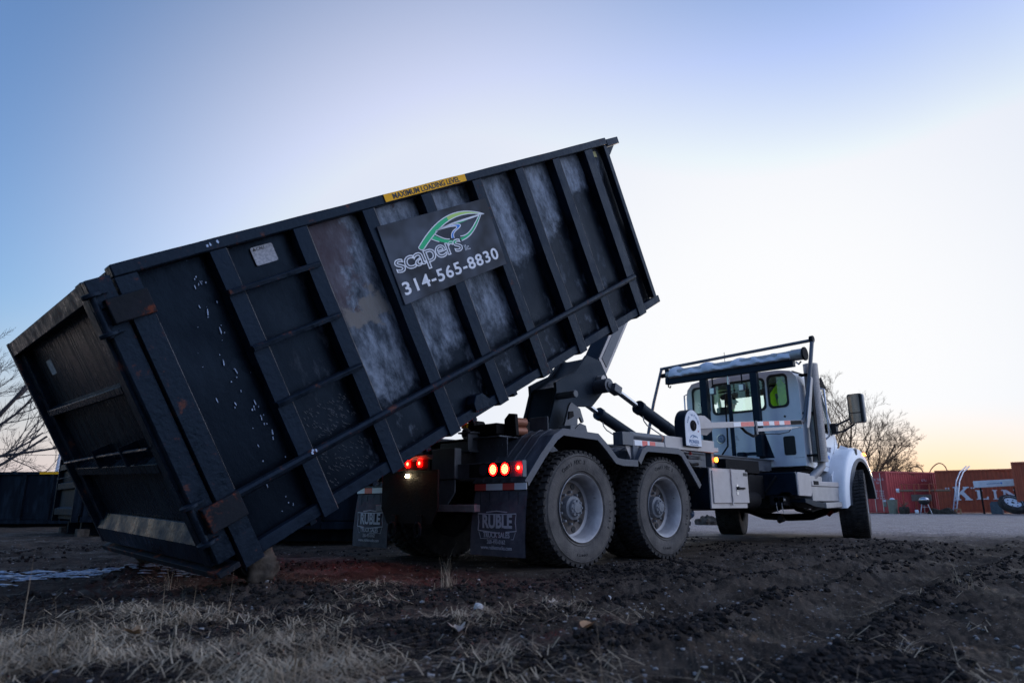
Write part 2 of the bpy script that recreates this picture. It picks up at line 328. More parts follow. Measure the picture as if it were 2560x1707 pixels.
# panel paint: black steel with sprayed grey-blue patches and rust, laid out where the real panel has them
def panel_mat():
    m = bpy.data.materials.new('patched_black_and_primer_panel_paint'); N, L, b = nodes(m)
    tc = N.new('ShaderNodeTexCoord'); sx = N.new('ShaderNodeSeparateXYZ')
    nz = N.new('ShaderNodeTexNoise'); nz.inputs['Scale'].default_value = 2.6; nz.inputs['Detail'].default_value = 8; nz.inputs['Roughness'].default_value = .65
    L.new(tc.outputs['Object'], nz.inputs['Vector']); L.new(tc.outputs['Object'], sx.inputs[0])
    def mth(op, a, c, cl=False):
        n = N.new('ShaderNodeMath'); n.operation = op; n.use_clamp = cl
        for i, v in enumerate((a, c)):
            if isinstance(v, (int, float)): n.inputs[i].default_value = v
            elif v is not None: L.new(v, n.inputs[i])
        return n.outputs[0]
    def rng(v, a, c):
        n = N.new('ShaderNodeMapRange'); n.inputs[1].default_value = a; n.inputs[2].default_value = c; n.interpolation_type = 'SMOOTHSTEP'; L.new(v, n.inputs[0]); return n.outputs[0]
    u, wv = sx.outputs[0], sx.outputs[2]
    jit = mth('MULTIPLY', mth('SUBTRACT', nz.outputs['Fac'], .5), .9)
    # front bays: everything above a diagonal line is light
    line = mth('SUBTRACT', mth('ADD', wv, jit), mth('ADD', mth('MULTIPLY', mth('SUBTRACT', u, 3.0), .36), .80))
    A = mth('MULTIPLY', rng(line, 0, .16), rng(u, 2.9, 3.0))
    # bays behind and under the sign
    B = mth('MULTIPLY', mth('MULTIPLY', rng(mth('ADD', wv, jit), .42, .62), rng(u, 1.80, 1.84)), mth('SUBTRACT', 1, rng(u, 2.90, 2.94)))
    # bay right of the ladder, rust above
    wob = mth('ADD', u, mth('MULTIPLY', jit, .5))
    Cc = mth('MULTIPLY', mth('MULTIPLY', rng(mth('ADD', wob, mth('MULTIPLY', wv, .12)), 1.36, 1.5), rng(mth('ADD', wv, jit), .40, .58)), mth('SUBTRACT', 1, rng(u, 1.71, 1.73)))
    sc = N.new('ShaderNodeTexNoise'); sc.inputs['Scale'].default_value = 5; sc.inputs['Detail'].default_value = 10; sc.inputs['Roughness'].default_value = .7
    mp = N.new('ShaderNodeMapping'); mp.inputs['Scale'].default_value = (1.6, 1, .8); L.new(tc.outputs['Object'], mp.inputs[0]); L.new(mp.outputs[0], sc.inputs['Vector'])
    light = mth('ADD', mth('MAXIMUM', A, B), Cc, True)
    st = N.new('ShaderNodeTexNoise'); st.inputs['Scale'].default_value = 3.0; st.inputs['Detail'].default_value = 12; st.inputs['Roughness'].default_value = .78
    ms = N.new('ShaderNodeMapping'); ms.inputs['Rotation'].default_value = (0, R(38), 0); ms.inputs['Scale'].default_value = (2.3, 1, .9); L.new(tc.outputs['Object'], ms.inputs[0]); L.new(ms.outputs[0], st.inputs['Vector'])
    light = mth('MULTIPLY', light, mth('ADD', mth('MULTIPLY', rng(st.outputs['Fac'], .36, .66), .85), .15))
    # smudges of scuffing on the dark lower part
    sm = mth('MULTIPLY', rng(sc.outputs['Fac'], .53, .72), mth('ADD', .16, mth('MULTIPLY', mth('SUBTRACT', 1, rng(wv, .2, .9)), .3)))
    light = mth('MULTIPLY', mth('MAXIMUM', light, mth('MULTIPLY', sm, rng(u, .70, .95))), rng(sc.outputs['Fac'], .22, .60))
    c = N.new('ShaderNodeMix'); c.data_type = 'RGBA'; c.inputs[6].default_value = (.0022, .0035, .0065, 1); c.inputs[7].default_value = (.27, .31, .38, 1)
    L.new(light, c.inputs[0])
    # rust
    rn = N.new('ShaderNodeTexNoise'); rn.inputs['Scale'].default_value = 3.2; rn.inputs['Detail'].default_value = 9; rn.inputs['Roughness'].default_value = .7
    L.new(tc.outputs['Object'], rn.inputs['Vector'])
    rz = mth('MULTIPLY', mth('MULTIPLY', rng(wv, .9, 1.15), rng(u, 1.22, 1.28)), mth('SUBTRACT', 1, rng(wob, 1.5, 1.62)))
    rz2 = mth('MULTIPLY', rng(wv, 1.58, 1.66), mth('MULTIPLY', rng(u, 1.8, 1.85), mth('SUBTRACT', 1, rng(u, 2.9, 3.1))))
    rust = mth('MULTIPLY', mth('MAXIMUM', rz, mth('MAXIMUM', rz2, .37)), rng(rn.outputs['Fac'], .50, .66))
    rj = mth('MULTIPLY', mth('MULTIPLY', rng(mth('ADD', wv, jit), .98, 1.12), rng(u, 1.22, 1.24)), mth('SUBTRACT', 1, rng(mth('ADD', wob, jit), 1.46, 1.58)))
    rust = mth('MAXIMUM', mth('MULTIPLY', rng(rust, .4, .55), .85), mth('MULTIPLY', rj, mth('ADD', mth('MULTIPLY', rn.outputs['Fac'], .8), .35)), True)
    d = N.new('ShaderNodeMix'); d.data_type = 'RGBA'; L.new(rust, d.inputs[0]); L.new(c.outputs[2], d.inputs[6]); d.inputs[7].default_value = (.062, .034, .034, 1)
    # tan filler patch
    tn = mth('MULTIPLY', mth('MULTIPLY', rng(mth('ADD', wv, jit), .98, 1.03), mth('SUBTRACT', 1, rng(mth('ADD', wv, jit), 1.16, 1.22))), mth('MULTIPLY', rng(wob, 1.3, 1.36), mth('SUBTRACT', 1, rng(u, 1.66, 1.74))))
    e = N.new('ShaderNodeMix'); e.data_type = 'RGBA'; L.new(mth('MULTIPLY', tn, .8), e.inputs[0]); L.new(d.outputs[2], e.inputs[6]); e.inputs[7].default_value = (.19, .17, .15, 1)
    L.new(e.outputs[2], b.inputs['Base Color'])
    b.inputs['Specular IOR Level'].default_value = .13
    b.inputs['Specular Tint'].default_value = (.42, .66, 1, 1)
    L.new(mth('ADD', mth('MULTIPLY', sc.outputs['Fac'], .7), .02), b.inputs['Roughness'])
    bp = N.new('ShaderNodeBump'); bp.inputs['Strength'].default_value = .35; bp.inputs['Distance'].default_value = .012
    L.new(sc.outputs['Fac'], bp.inputs['Height']); L.new(bp.outputs[0], b.inputs['Normal'])
    return m
PANEL = panel_mat()

# ---------------------------------------------------------------- terrain
rng_ = np.random.RandomState(3)
PERM = rng_.permutation(4096); GR = rng_.uniform(-1, 1, (4096,))
def vnoise(x, y, seed=0):
    xi = np.floor(x).astype(int); yi = np.floor(y).astype(int); fx = x-xi; fy = y-yi
    fx = fx*fx*fx*(fx*(fx*6-15)+10); fy = fy*fy*fy*(fy*(fy*6-15)+10)
    h = lambda a, b: GR[PERM[(PERM[(a+seed*131) & 4095]+b) & 4095]]
    return (h(xi, yi)*(1-fx)+h(xi+1, yi)*fx)*(1-fy)+(h(xi, yi+1)*(1-fx)+h(xi+1, yi+1)*fx)*fy
def smooth(x, a, b): t = np.clip((x-a)/(b-a), 0, 1); return t*t*(3-2*t)
def TH(x, y, fine=True):
    x = np.asarray(x, float); y = np.asarray(y, float)
    d = np.hypot(x+4.94, y+4.08)
    near = 1-smooth(d, 9, 26)
    h = -.10*smooth(x, 22, 34)
    # tyre ruts along the truck's line, clear of the places where its wheels stand
    on = smooth(y, -.75, -1.15+0*y)*0+1
    wob = vnoise(x*.35, y*.3, 5)*.16
    def ridge(y0, w, a, s): return a*np.exp(-((y+wob-y0-s*(x+2))/w)**2)*(.6+.9*np.abs(vnoise(x*2.2, y*2.2, 9)))
    rr = ridge(-1.05, .08, .050, 0)+ridge(-1.35, .10, -.035, 0)+ridge(-1.62, .07, .065, .02)+ridge(-1.95, .13, -.05, .02)+ridge(-2.25, .08, .07, .03)+ridge(-2.62, .16, -.07, .03)+ridge(-2.95, .09, .075, .03)+ridge(-3.4, .16, -.05, .02)+ridge(-.60, .07, .040, 0)
    h = h+.6*rr*(1-smooth(x, 3, 9))*(smooth(x, -4.2, -2.2))
    h = h+near*(vnoise(x*.8, y*.8, 1)*.022+vnoise(x*1.6, y*2.6, 2)*.014)*smooth(d, 0, 2)
    # churned mound round the dumpster's rear rollers
    h = h+.085*np.exp(-(((x+3.0)/.28)**2+((y-.05)/.28)**2))+.06*np.exp(-(((x+2.6)/.5)**2+((y+.35)/.35)**2))
    h = h+.06*np.exp(-(((x+3.05)/.3)**2+((y-2.05)/.3)**2))
    if fine:
        muddy = near*(1-.75*smooth(y-.1*x, -.4, .2)*smooth(x, -1.5, 2))
        h = h+muddy*(vnoise(x*4, y*7, 3)*.012+np.abs(vnoise(x*13, y*15, 4))*.020*(.35+np.abs(vnoise(x*1.3, y*2.5, 14))*2)+vnoise(x*30, y*30, 6)*.009+np.abs(vnoise(x*60, y*60, 7))*.008)
        h = h+(1-near)*vnoise(x*2, y*2, 8)*.012
    # the wheels' own ground stays flat
    for (a, c, b, e) in ((-.6, 2.0, -.05, 2.5), (6.6, 7.7, -.25, 2.6)):
        m = smooth(x, a-.35, a)*(1-smooth(x, c, c+.35))*smooth(y, b-.22, b)*(1-smooth(y, e, e+.3)); h = h*(1-.9*m)
    return h
def TZ(x, y): return float(TH(np.array([x]), np.array([y]))[0])
def ground():
    rs = list(1.2*np.power(1.0105, np.arange(0, 400)))
    rs = [0, .5, .9]+rs
    rs += list(rs[-1]*np.power(1.12, np.arange(1, 36)))
    ang = np.concatenate([np.linspace(R(-8), R(98), 1000, endpoint=False), np.linspace(R(98), R(352), 260, endpoint=False)])
    rr, aa = np.meshgrid(np.array(rs), ang, indexing='ij')
    X = -4.94+rr*np.cos(aa); Yy = -4.08+rr*np.sin(aa); Z = TH(X, Yy)
    n, m = X.shape; co = np.stack([X, Yy, Z], -1).reshape(-1, 3)
    i, j = np.meshgrid(np.arange(n-1), np.arange(m), indexing='ij'); j2 = (j+1) % m
    q = np.stack([i*m+j, (i+1)*m+j, (i+1)*m+j2, i*m+j2], -1).reshape(-1, 4)
    me = bpy.data.meshes.new('ground'); me.vertices.add(len(co)); me.vertices.foreach_set('co', co.ravel())
    me.loops.add(q.size); me.loops.foreach_set('vertex_index', q.ravel().astype(np.int32)); me.polygons.add(len(q))
    me.polygons.foreach_set('loop_start', np.arange(0, q.size, 4, dtype=np.int32)); me.polygons.foreach_set('use_smooth', np.ones(len(q), bool))
    me.update(); me.validate()
    o = bpy.data.objects.new('ground', me); COL.objects.link(o); o['kind'] = 'structure'
    m_ = bpy.data.materials.new('churned_dark_soil_and_gravel'); N, L, b = nodes(m_)
    tc = N.new('ShaderNodeTexCoord'); sx = N.new('ShaderNodeSeparateXYZ'); L.new(tc.outputs['Object'], sx.inputs[0])
    def noise(s, d=8, r=.65):
        n_ = N.new('ShaderNodeTexNoise'); n_.inputs['Scale'].default_value = s; n_.inputs['Detail'].default_value = d; n_.inputs['Roughness'].default_value = r; L.new(tc.outputs['Object'], n_.inputs['Vector']); return n_.outputs['Fac']
    def rg(v, a, c, o0=0, o1=1):
        n_ = N.new('ShaderNodeMapRange'); n_.inputs[1].default_value = a; n_.inputs[2].default_value = c; n_.inputs[3].default_value = o0; n_.inputs[4].default_value = o1; L.new(v, n_.inputs[0]); return n_.outputs[0]
    def mix(f, a, c):
        n_ = N.new('ShaderNodeMix'); n_.data_type = 'RGBA'; L.new(f, n_.inputs[0])
        for k, v in ((6, a), (7, c)):
            if isinstance(v, tuple): n_.inputs[k].default_value = (*v, 1)
            else: L.new(v, n_.inputs[k])
        return n_.outputs[2]
    def mth(op, a, c):
        n_ = N.new('ShaderNodeMath'); n_.operation = op
        for k, v in enumerate((a, c)):
            if isinstance(v, (int, float)): n_.inputs[k].default_value = v
            else: L.new(v, n_.inputs[k])
        return n_.outputs[0]
    soil = mix(rg(noise(3), .35, .65), (.021,.0165,.0135), (.080,.062,.050))
    soil = mix(rg(noise(60, 4), .58, .68), soil, (.13,.105,.09))
    grav = mix(rg(noise(2.2), .35, .65), (.38,.31,.275), (.54,.445,.395))
    grav = mix(rg(noise(30, 5), .45, .62), grav, (.18,.155,.145))
    # gravel lot beyond the truck, soil this side of it and round the dumpsters
    nx = mth('ADD', sx.outputs[0], mth('MULTIPLY', sx.outputs[1], .35)); nn = mth('MULTIPLY', mth('SUBTRACT', noise(.5), .5), 4.0)
    f = rg(mth('ADD', nx, nn), 5.5, 10.5)
    L.new(mix(f, soil, grav), b.inputs['Base Color'])
    wet = rg(noise(1.3), .50, .60, .92, .55); L.new(wet, b.inputs['Roughness']); b.inputs['Specular IOR Level'].default_value = .06
    bp = N.new('ShaderNodeBump'); bp.inputs['Strength'].default_value = .9; bp.inputs['Distance'].default_value = .02
    L.new(noise(45, 8, .75), bp.inputs['Height']); L.new(bp.outputs[0], b.inputs['Normal'])
    me.materials.append(m_)
ground()

def blob_stuff(name, label, cat, mat_, n, fn, sizes, flat=.7, kind='stuff'):
    """many small lumps lying on the ground, one object"""
    base = bmesh.new(); bmesh.ops.create_icosphere(base, subdivisions=1, radius=1); base.verts.ensure_lookup_table()
    bv = np.array([v.co[:] for v in base.verts]); bf = np.array([[v.index for v in f.verts] for f in base.faces]); base.free()
    rs = np.random.RandomState(n); V = []; Fc = []; k = 0
    P = fn(rs, n); S = sizes[0]*np.power(sizes[1]/sizes[0], rs.rand(len(P))**2.2)
    Z = TH(P[:, 0], P[:, 1])
    for p, s, z in zip(P, S, Z):
        v = bv*(1+rs.uniform(-.35, .35, (len(bv), 1)))*s*np.array([rs.uniform(.7, 1.3), rs.uniform(.7, 1.3), flat*rs.uniform(.7, 1.2)])
        a = rs.rand()*6.3; c_, s_ = math.cos(a), math.sin(a)
        v = v@np.array([[c_, s_, 0], [-s_, c_, 0], [0, 0, 1]])+np.array([p[0], p[1], z+s*flat*.25])
        V.append(v); Fc.append(bf+k*len(bv)); k += 1
    V = np.concatenate(V); Fc = np.concatenate(Fc)
    me = bpy.data.meshes.new(name); me.from_pydata(V.tolist(), [], Fc.tolist()); me.materials.append(mat_)
    o = bpy.data.objects.new(name, me); COL.objects.link(o); setp(o, label, cat, None, kind); return o
def polar(r0, r1, a0, a1, pw=1.0):
    def fn(rs, n):
        r = r0*np.power(r1/r0, rs.rand(n)**pw); a = R(a0)+(R(a1)-R(a0))*rs.rand(n)
        return np.stack([-4.94+r*np.cos(a), -4.08+r*np.sin(a)], -1)
    return fn
def clod_fn(rs, n):
    P = polar(2.0, 12, -2, 92)(rs, n*6)
    x, y = P[:, 0], P[:, 1]; d = vnoise(x*1.5, y*3.0, 12)*.5+TH(x, y, False)*26
    ok = (d+rs.uniform(-.45, .45, len(P)) > .30) & ~((x > -.9) & (x < 2.2) & (y > -.02) & (y < 2.5)) & ~((x > 6.3) & (x < 8) & (y > -.2)); return P[ok][:n]
CLOD = mat('dark_soil_clod', (.012,.010,.010), (.036,.030,.028), .95, scale=20, bump=.8, bscale=60, spec=.06)
PEB = mat('pale_pebble', (.12,.115,.12), (.26,.245,.24), .8, scale=1.5, lo=.4, hi=.6)
blob_stuff('soil_clods', 'crumbled dark soil clods strewn over the churned ground', 'soil', CLOD, 34000, clod_fn, (.003, .024), .8)
blob_stuff('pebbles', 'small pale gravel pebbles scattered over the dark soil', 'gravel', PEB, 9000, polar(2.0, 16, -2, 92), (.003, .012), .6)
GRAS = mat('dry_straw_grass', (.10,.07,.045), (.52,.41,.29), .8, scale=5, lo=.3, hi=.7, spec=.12)
def grass():
    rs = np.random.RandomState(12); V = []; Fc = []
    def blade(p, L_, dirv, lean, wd):
        a = math.atan2(dirv[1], dirv[0]); px_, py_ = -math.sin(a)*wd, math.cos(a)*wd; k = len(V); n = 4
        z0 = p[2]
        for i in range(n+1):
            t = i/n; out = L_*lean*(t**1.4); hz = L_*(t*(1-.65*lean*t)) * max(.12, 1-.58*lean)
            ww = 1-.85*t
            for s in (-1, 1): V.append((p[0]+math.cos(a)*out+s*px_*ww, p[1]+math.sin(a)*out+s*py_*ww, z0+hz))
        for i in range(n): Fc.append((k+2*i, k+2*i+1, k+2*i+3, k+2*i+2))
    tufts = []
    for _ in range(12000):
        r = 2.0*(7.0/2.0)**rs.rand(); a = rs.uniform(-2, 92)
        x = -4.94+r*math.cos(R(a)); y = -4.08+r*math.sin(R(a))
        left = 1/(1+math.exp(-(a-50)/5)); nearw = 1/(1+math.exp((r-4.3)/.35)); dens = left*nearw + .10*left*(r < 6)+.05*(r < 3.2)+.006
        nz = float(vnoise(np.array([x*1.9]), np.array([y*1.9]), 21)[0])+.6*float(vnoise(np.array([x*5.]), np.array([y*5.]), 22)[0])
        if rs.rand() < .38*dens*max(0, .04+2.3*nz): tufts.append((x, y, dens))
    tufts += [(-1.97, -.48, 2), (-2.05, -.55, 2), (-1.9, -.45, 2), (.3, -2.9, 2), (.25, -2.85, 2), (-3.2, .9, 1), (-2.75, -.85, 1.5), (-2.85, -.95, 1.5)]
    xs = np.array([t[0] for t in tufts]); ys = np.array([t[1] for t in tufts]); zs = TH(xs, ys)
    for (x, y, d), z in zip(tufts, zs):
        nb = rs.randint(7, 16); base = rs.rand()*6.3
        tall = d >= 2 or rs.rand() < .02
        for _ in range(nb):
            a = rs.rand()*6.3; lean = rs.uniform(.05, .5) if tall else rs.uniform(.9, 1.55)
            L_ = rs.uniform(.07, .26)*(1.15 if tall else 1.0)*(1 if rs.rand() < .9 else 1.5)
            blade((x+rs.normal()*.025, y+rs.normal()*.025, z-.005), L_, (math.cos(a), math.sin(a)), lean, rs.uniform(.0007, .0020))
        # fallen straw lying flat
        for _ in range(rs.randint(3, 9)):
            a = rs.rand()*6.3; px_, py_ = x+rs.normal()*.09, y+rs.normal()*.09; L_ = rs.uniform(.05, .20); k = len(V); wd = rs.uniform(.0008, .0024)
            c_, s_ = math.cos(a), math.sin(a)
            for t, hz in ((-.5, .012), (0, .024+rs.rand()*.02), (.5, .010)):
                for s in (-1, 1): V.append((px_+c_*L_*t-s*s_*wd, py_+s_*L_*t+s*c_*wd, z+hz))
            Fc.extend([(k, k+1, k+3, k+2), (k+2, k+3, k+5, k+4)])
    me = bpy.data.meshes.new('dry_grass'); me.from_pydata(V, [], Fc); me.materials.append(GRAS)
    o = bpy.data.objects.new('dry_grass', me); COL.objects.link(o); setp(o, 'dry straw-coloured grass matted over the soil in the foreground', 'grass', None, 'stuff')
grass()
# a few larger single things on the ground
def rock(name, label, x, y, s, m=PEB, flat=.7, seed=1):
    rs = np.random.RandomState(seed); bm = bmesh.new(); bmesh.ops.create_icosphere(bm, subdivisions=2, radius=s)
    for v in bm.verts: v.co *= 1+rs.uniform(-.14, .14); v.co.z *= flat
    me = bpy.data.meshes.new(name); bm.to_mesh(me); bm.free(); me.materials.append(m)
    o = bpy.data.objects.new(name, me); COL.objects.link(o); o.location = (x, y, TZ(x, y)+s*.3); return setp(o, label, 'stone')
STONE = mat('chalky_white_stone', (.38,.37,.38), (.50,.48,.48), .8, scale=9, bump=.3)
rock('stone', 'pale triangular stone on dark soil right of the tall grass tuft', -2.36, -1.22, .028, STONE, .9, 2)
rock('stone', 'flat whitish stone near the bottom edge, right of the curled leaf', -2.35, -2.72, .036, STONE, .45, 3)
rock('stone', 'small white stone on a rut ridge below the rear wheels', -1.75, -1.62, .018, STONE, .8, 4)
LEAFM = mat('dead_brown_leaf', (.20,.10,.045), (.34,.19,.09), .7, scale=12)
LEAFP = mat('pale_dead_leaf', (.36,.29,.24), (.46,.38,.31), .75, scale=12)
def leaf(label, x, y, L_, rot, m, lobes=True):
    n = 16; pts = []
    for i in range(n):
        t = i/n*2*math.pi; rr = (1+(.38*math.cos(5*t) if lobes else 0)); pts.append((L_*.5*math.cos(t)*rr, L_*.26*math.sin(t)*rr))
    c_, s_ = math.cos(rot), math.sin(rot); vs = []
    for px_, py_ in [(0, 0)]+pts:
        z = .012+abs(py_)*.8+.25*abs(px_)*abs(px_)/L_
        vs.append((c_*px_-s_*py_, s_*px_+c_*py_, z))
    mb = MB(); mb.add(vs, [(0, i+1, (i+1) % n+1) for i in range(n)])
    mb.add([(v[0], v[1], v[2]-.0012) for v in vs], [(0, (i+1) % n+1, i+1) for i in range(n)])
    o = mb.build('dead_leaf', m); o.location = (x, y, TZ(x, y)+.006); return setp(o, label, 'leaf')
leaf('curled orange-brown dead leaf lying at the bottom centre-right', -2.79, -2.32, .10, .3, LEAFM, False)
leaf('pale lobed oak leaf lying on dark soil at the bottom centre', -2.98, -1.78, .12, 1.0, LEAFP)
leaf('small tan leaf on bare soil left of the rear wheels ruts', -1.83, -1.30, .10, .2, LEAFP)
leaf('dull brown leaf lying among the straw at the lower left', -3.95, -.9, .10, 2.0, LEAFM)

# puddle strip of meltwater behind the dumpster foot
def puddle():
    pts = []
    A_, B_ = Vector((-4.25, 3.1, 0)), Vector((-2.35, 1.5, 0)); d = (B_-A_).normalized(); nn = Vector((-d.y, d.x, 0)); n = 60
    rs = random.Random(4); mb = MB()
    for k in range(330):
        t = rs.random(); c = A_.lerp(B_, t)+nn*rs.gauss(0, .09+.10*(t < .4)); L_ = rs.uniform(.012, .085)*(1.2-t*.5); W_ = L_*rs.uniform(.2, .4); m = 9; z = TZ(c.x, c.y)+.010+.00005*k
        vs = [(c.x, c.y, z+.004)]
        for i in range(m):
            a = 2*math.pi*i/m; rr = 1+rs.uniform(-.4, .35); p = c+d*(L_*math.cos(a)*rr)+nn*(W_*math.sin(a)*rr); vs.append((p.x, p.y, z-.006))
        mb.add(vs, [(0, i+1, (i+1) % m+1) for i in range(m)])
    W = mat('half_melted_ice', (.12,.14,.18), (.34,.37,.44), .3, scale=30)
    o = mb.build('ice', W, smooth=0); setp(o, 'broken streak of half-melted ice on the soil by the dumpster foot', 'ice', None, 'stuff')
puddle()

# ================================================================ MAIN DUMPSTER (tilted on the hoist)
th, dyaw, drl = R(29.641), R(-1.696), R(1.798)
def dmp(u, v, w_):
    v, w_ = v*math.cos(drl)-w_*math.sin(drl), v*math.sin(drl)+w_*math.cos(drl)
    a = u*math.cos(th)-w_*math.sin(th)
    return Vector((-3.147+a*math.cos(dyaw)-v*math.sin(dyaw), -.057+a*math.sin(dyaw)+v*math.cos(dyaw), .239+u*math.sin(th)+w_*math.cos(th)))
DO = dmp(0, 0, 0); DM = Matrix((dmp(1,0,0)-DO, dmp(0,1,0)-DO, dmp(0,0,1)-DO)).transposed().to_4x4(); DM.translation = DO
L_, W_, H_ = 5.01, 2.466, 1.818
D = empty('roll_off_dumpster'); D.matrix_world = DM
setp(D, 'large black dumpster tilted up on the hoist truck with a phone number sign', 'dumpster')
def dtext(name, body, size, u, v, w_, m, par, rot=0, **k):
    F = frame((u, v, w_), (math.cos(rot), 0, math.sin(rot)), (-math.sin(rot), 0, math.cos(rot)))
    return text(name, body, size, F, m, par, **k)
def wbox(mb, ax, a0, a1, p0, p1, q0, q1, amp=.004, fr=1.6, seed=0, n=None):
    """box along ax ('u' or 'w') with slightly bent faces; p = v range, q = the other in-plane range"""
    n = n or max(4, int((a1-a0)/.12)); vs = []; fs = []
    for i in range(n+1):
        t = a0+(a1-a0)*i/n; k = np.array([t*fr+seed*7.3]); oq = float(vnoise(k, k*0+seed+.5, 41)[0])*amp; ov = float(vnoise(k*1.3, k*0+seed+.2, 42)[0])*amp; nb = float(vnoise(k*5, k*0+seed+.7, 43)[0])*amp*.35
        for p_, q_ in ((p0, q0), (p1, q0), (p1, q1), (p0, q1)):
            v_, o_ = p_+ov, q_+oq+(nb if q_ == q1 else -nb); vs.append((t, v_, o_) if ax == 'u' else (o_, v_, t))
    for i in range(n):
        for j in range(4): a, b = i*4+j, i*4+(j+1) % 4; fs.append((a, b, b+4, a+4))
    fs += [(0, 1, 2, 3), (n*4+3, n*4+2, n*4+1, n*4)]
    return mb.add(vs, fs)
EDGE = mat('worn_bare_edge', (.035,.035,.04), (.17,.155,.15), .5, scale=7, lo=.38, hi=.62)
# walls: gently buckled sheet
def sheet(name, v0, v1, m):
    nx, nz = 90, 34; us = np.linspace(.05, 4.96, nx); ws = np.linspace(.03, 1.76, nz)
    U, Wg = np.meshgrid(us, ws, indexing='ij'); b = vnoise(U*1.7, Wg*1.9, 31)*.016+vnoise(U*4, Wg*4, 32)*.006
    ins = np.ones_like(b)
    vs = []; fs = []; s = 1 if v0 < 1 else -1
    for vv in (v0, v1): vs += [(U[i, j], vv+s*b[i, j], Wg[i, j]) for i in range(nx) for j in range(nz)]
    o = nx*nz
    for i in range(nx-1):
        for j in range(nz-1):
            a = i*nz+j; fs += [(a, a+nz, a+nz+1, a+1), (o+a, o+a+1, o+a+nz+1, o+a+nz)]
    return MB().add(vs, fs).build(name, m, D)
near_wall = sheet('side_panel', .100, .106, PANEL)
far_wall = sheet('side_panel', W_-.106, W_-.100, BLK)
MB().box(4.96, 4.985, .1, W_-.1, .0, 1.8).build('front_wall', BLK, D, .004)
MB().box(.02, 4.96, .106, W_-.106, .02, .045).build('floor', BLK, D)
mb = MB()
for v in (.72, 1.60): mb.box(.3, 4.9, v, v+.15, -.16, .02)
for k in range(9): mb.box(.5+k*.52, .55+k*.52, .12, W_-.12, -.08, .018)
mb.build('under_rail', BLK, D, .004)
RC = [.607, 1.185, 1.768, 2.347, 2.932, 3.508, 4.072]
for i, c in enumerate(RC):
    for vv0, vv1 in ((0, .098), (W_-.098, W_)):
        mb = wbox(MB(), 'w', -.042, 1.744, vv0, vv1, c-.054, c+.054, .0045, 1.6, i+3)
        rb_ = mb.build('rib', BLK if i != 4 else RAILM, D, .006)
        if vv0 == 0:
            me_ = wbox(MB(), 'w', -.038, 1.742, -.0012, .004, c+.0505, c+.0548, .0045, 1.6, i+3); absorb(rb_, me_.build('edge', EDGE, D))
for vv0, vv1 in ((0, .098), (W_-.098, W_)):
    rb_ = MB().box(4.556, 4.69, vv0, vv1, -.043, 1.744).build('rib', BLK, D, .006)
    if vv0 == 0: absorb(rb_, MB().box(4.6865, 4.6912, -.0012, .004, -.038, 1.742).build('edge', EDGE, D))
    cp_ = MB().box(0.0, .122, vv0-.004, vv1+.004, -.045, 1.742).build('corner_post', RAILM, D, .007)
    if vv0 == 0: absorb(cp_, MB().box(.1185, .1232, -.0052, .002, .40, 1.49).build('edge', EDGE, D))
    wbox(MB(), 'u', .0, 4.992, vv0-.002, vv1+.002, 1.747, H_, .005, 1.1, 1).build('top_rail', RAILM, D, .008)
    wbox(MB(), 'u', .125, 5.03, vv0+.018, vv1-.018, -.024, .054, .005, 1.2, 2).build('bottom_rail', BLK, D, .005)
    MB().box(4.93, 4.99, vv0+.012, vv1-.012, .056, 1.745).build('front_corner_post', BLK, D, .005)
MB().box(4.994, 5.22, 0.0, .1, 1.728, 1.80).box(4.994, 5.22, .1, W_-.1, 1.728, 1.80).box(4.994, 5.22, W_-.1, W_, 1.728, 1.80).build('front_rail', BLK, D, .004)
MB().prism([(4.994, 1.72), (5.18, 1.725), (4.994, 1.60)], .05, .062, 'y').build('front_gusset', BLK, D)
MB().box(.0, .10, .1, W_-.1, 1.735, 1.80).build('rear_header', RAILM, D, .006)
# rub rail, a half-round bar along the lower side
mb = MB(); mb.prism([(v-.002, w_+.362) for v, w_ in [(0, -.03), (-.022, -.022), (-.032, 0), (-.022, .022), (0, .03)]][::-1], .10, 4.672, 'x'); mb.build('rub_rail', RAILM, D, .003)
for w_ in (1.482, 1.118, .742):
    mb = MB(); mb.prism([(-.034, -.022), (-.040, .004), (-.03, .014), (.03, .020), (.03, -.004), (-.014, -.022)], .548, 1.213, 'x', Matrix.Translation((0, 0, w_))); mb.build('ladder_step', RAILM, D, .002)
# tie hook lump on the bottom rail
MB().prism([(2.02, .02), (2.16, .0), (2.20, .06), (2.15, .13), (2.08, .14), (2.03, .09)], -.01, .09, 'y').build('tie_hook', BLK, D, .006)
# hinges on the near rear post
for w0, w1 in ((1.500, 1.642), (.236, .388)):
    b = MB().box(-.10, .124, -.044, -.007, w0, w1).box(-.10, -.07, -.007, .08, w0, w1).build('hinge_bracket', RUSTM, D, .006)
    mb = MB(); mb.cyl((-.135, .015, w0-.06), (-.135, .015, w1+.05), .021, n=12)
    for z in (w0-.05, w1+.03): mb.prism(circle(-.135, .015, .052, 14), z, z+.022, 'z').box(-.14, -.06, -.02, .06, z+.003, z+.019)
    mb.build('hinge_pin', RAILM, b, .003)
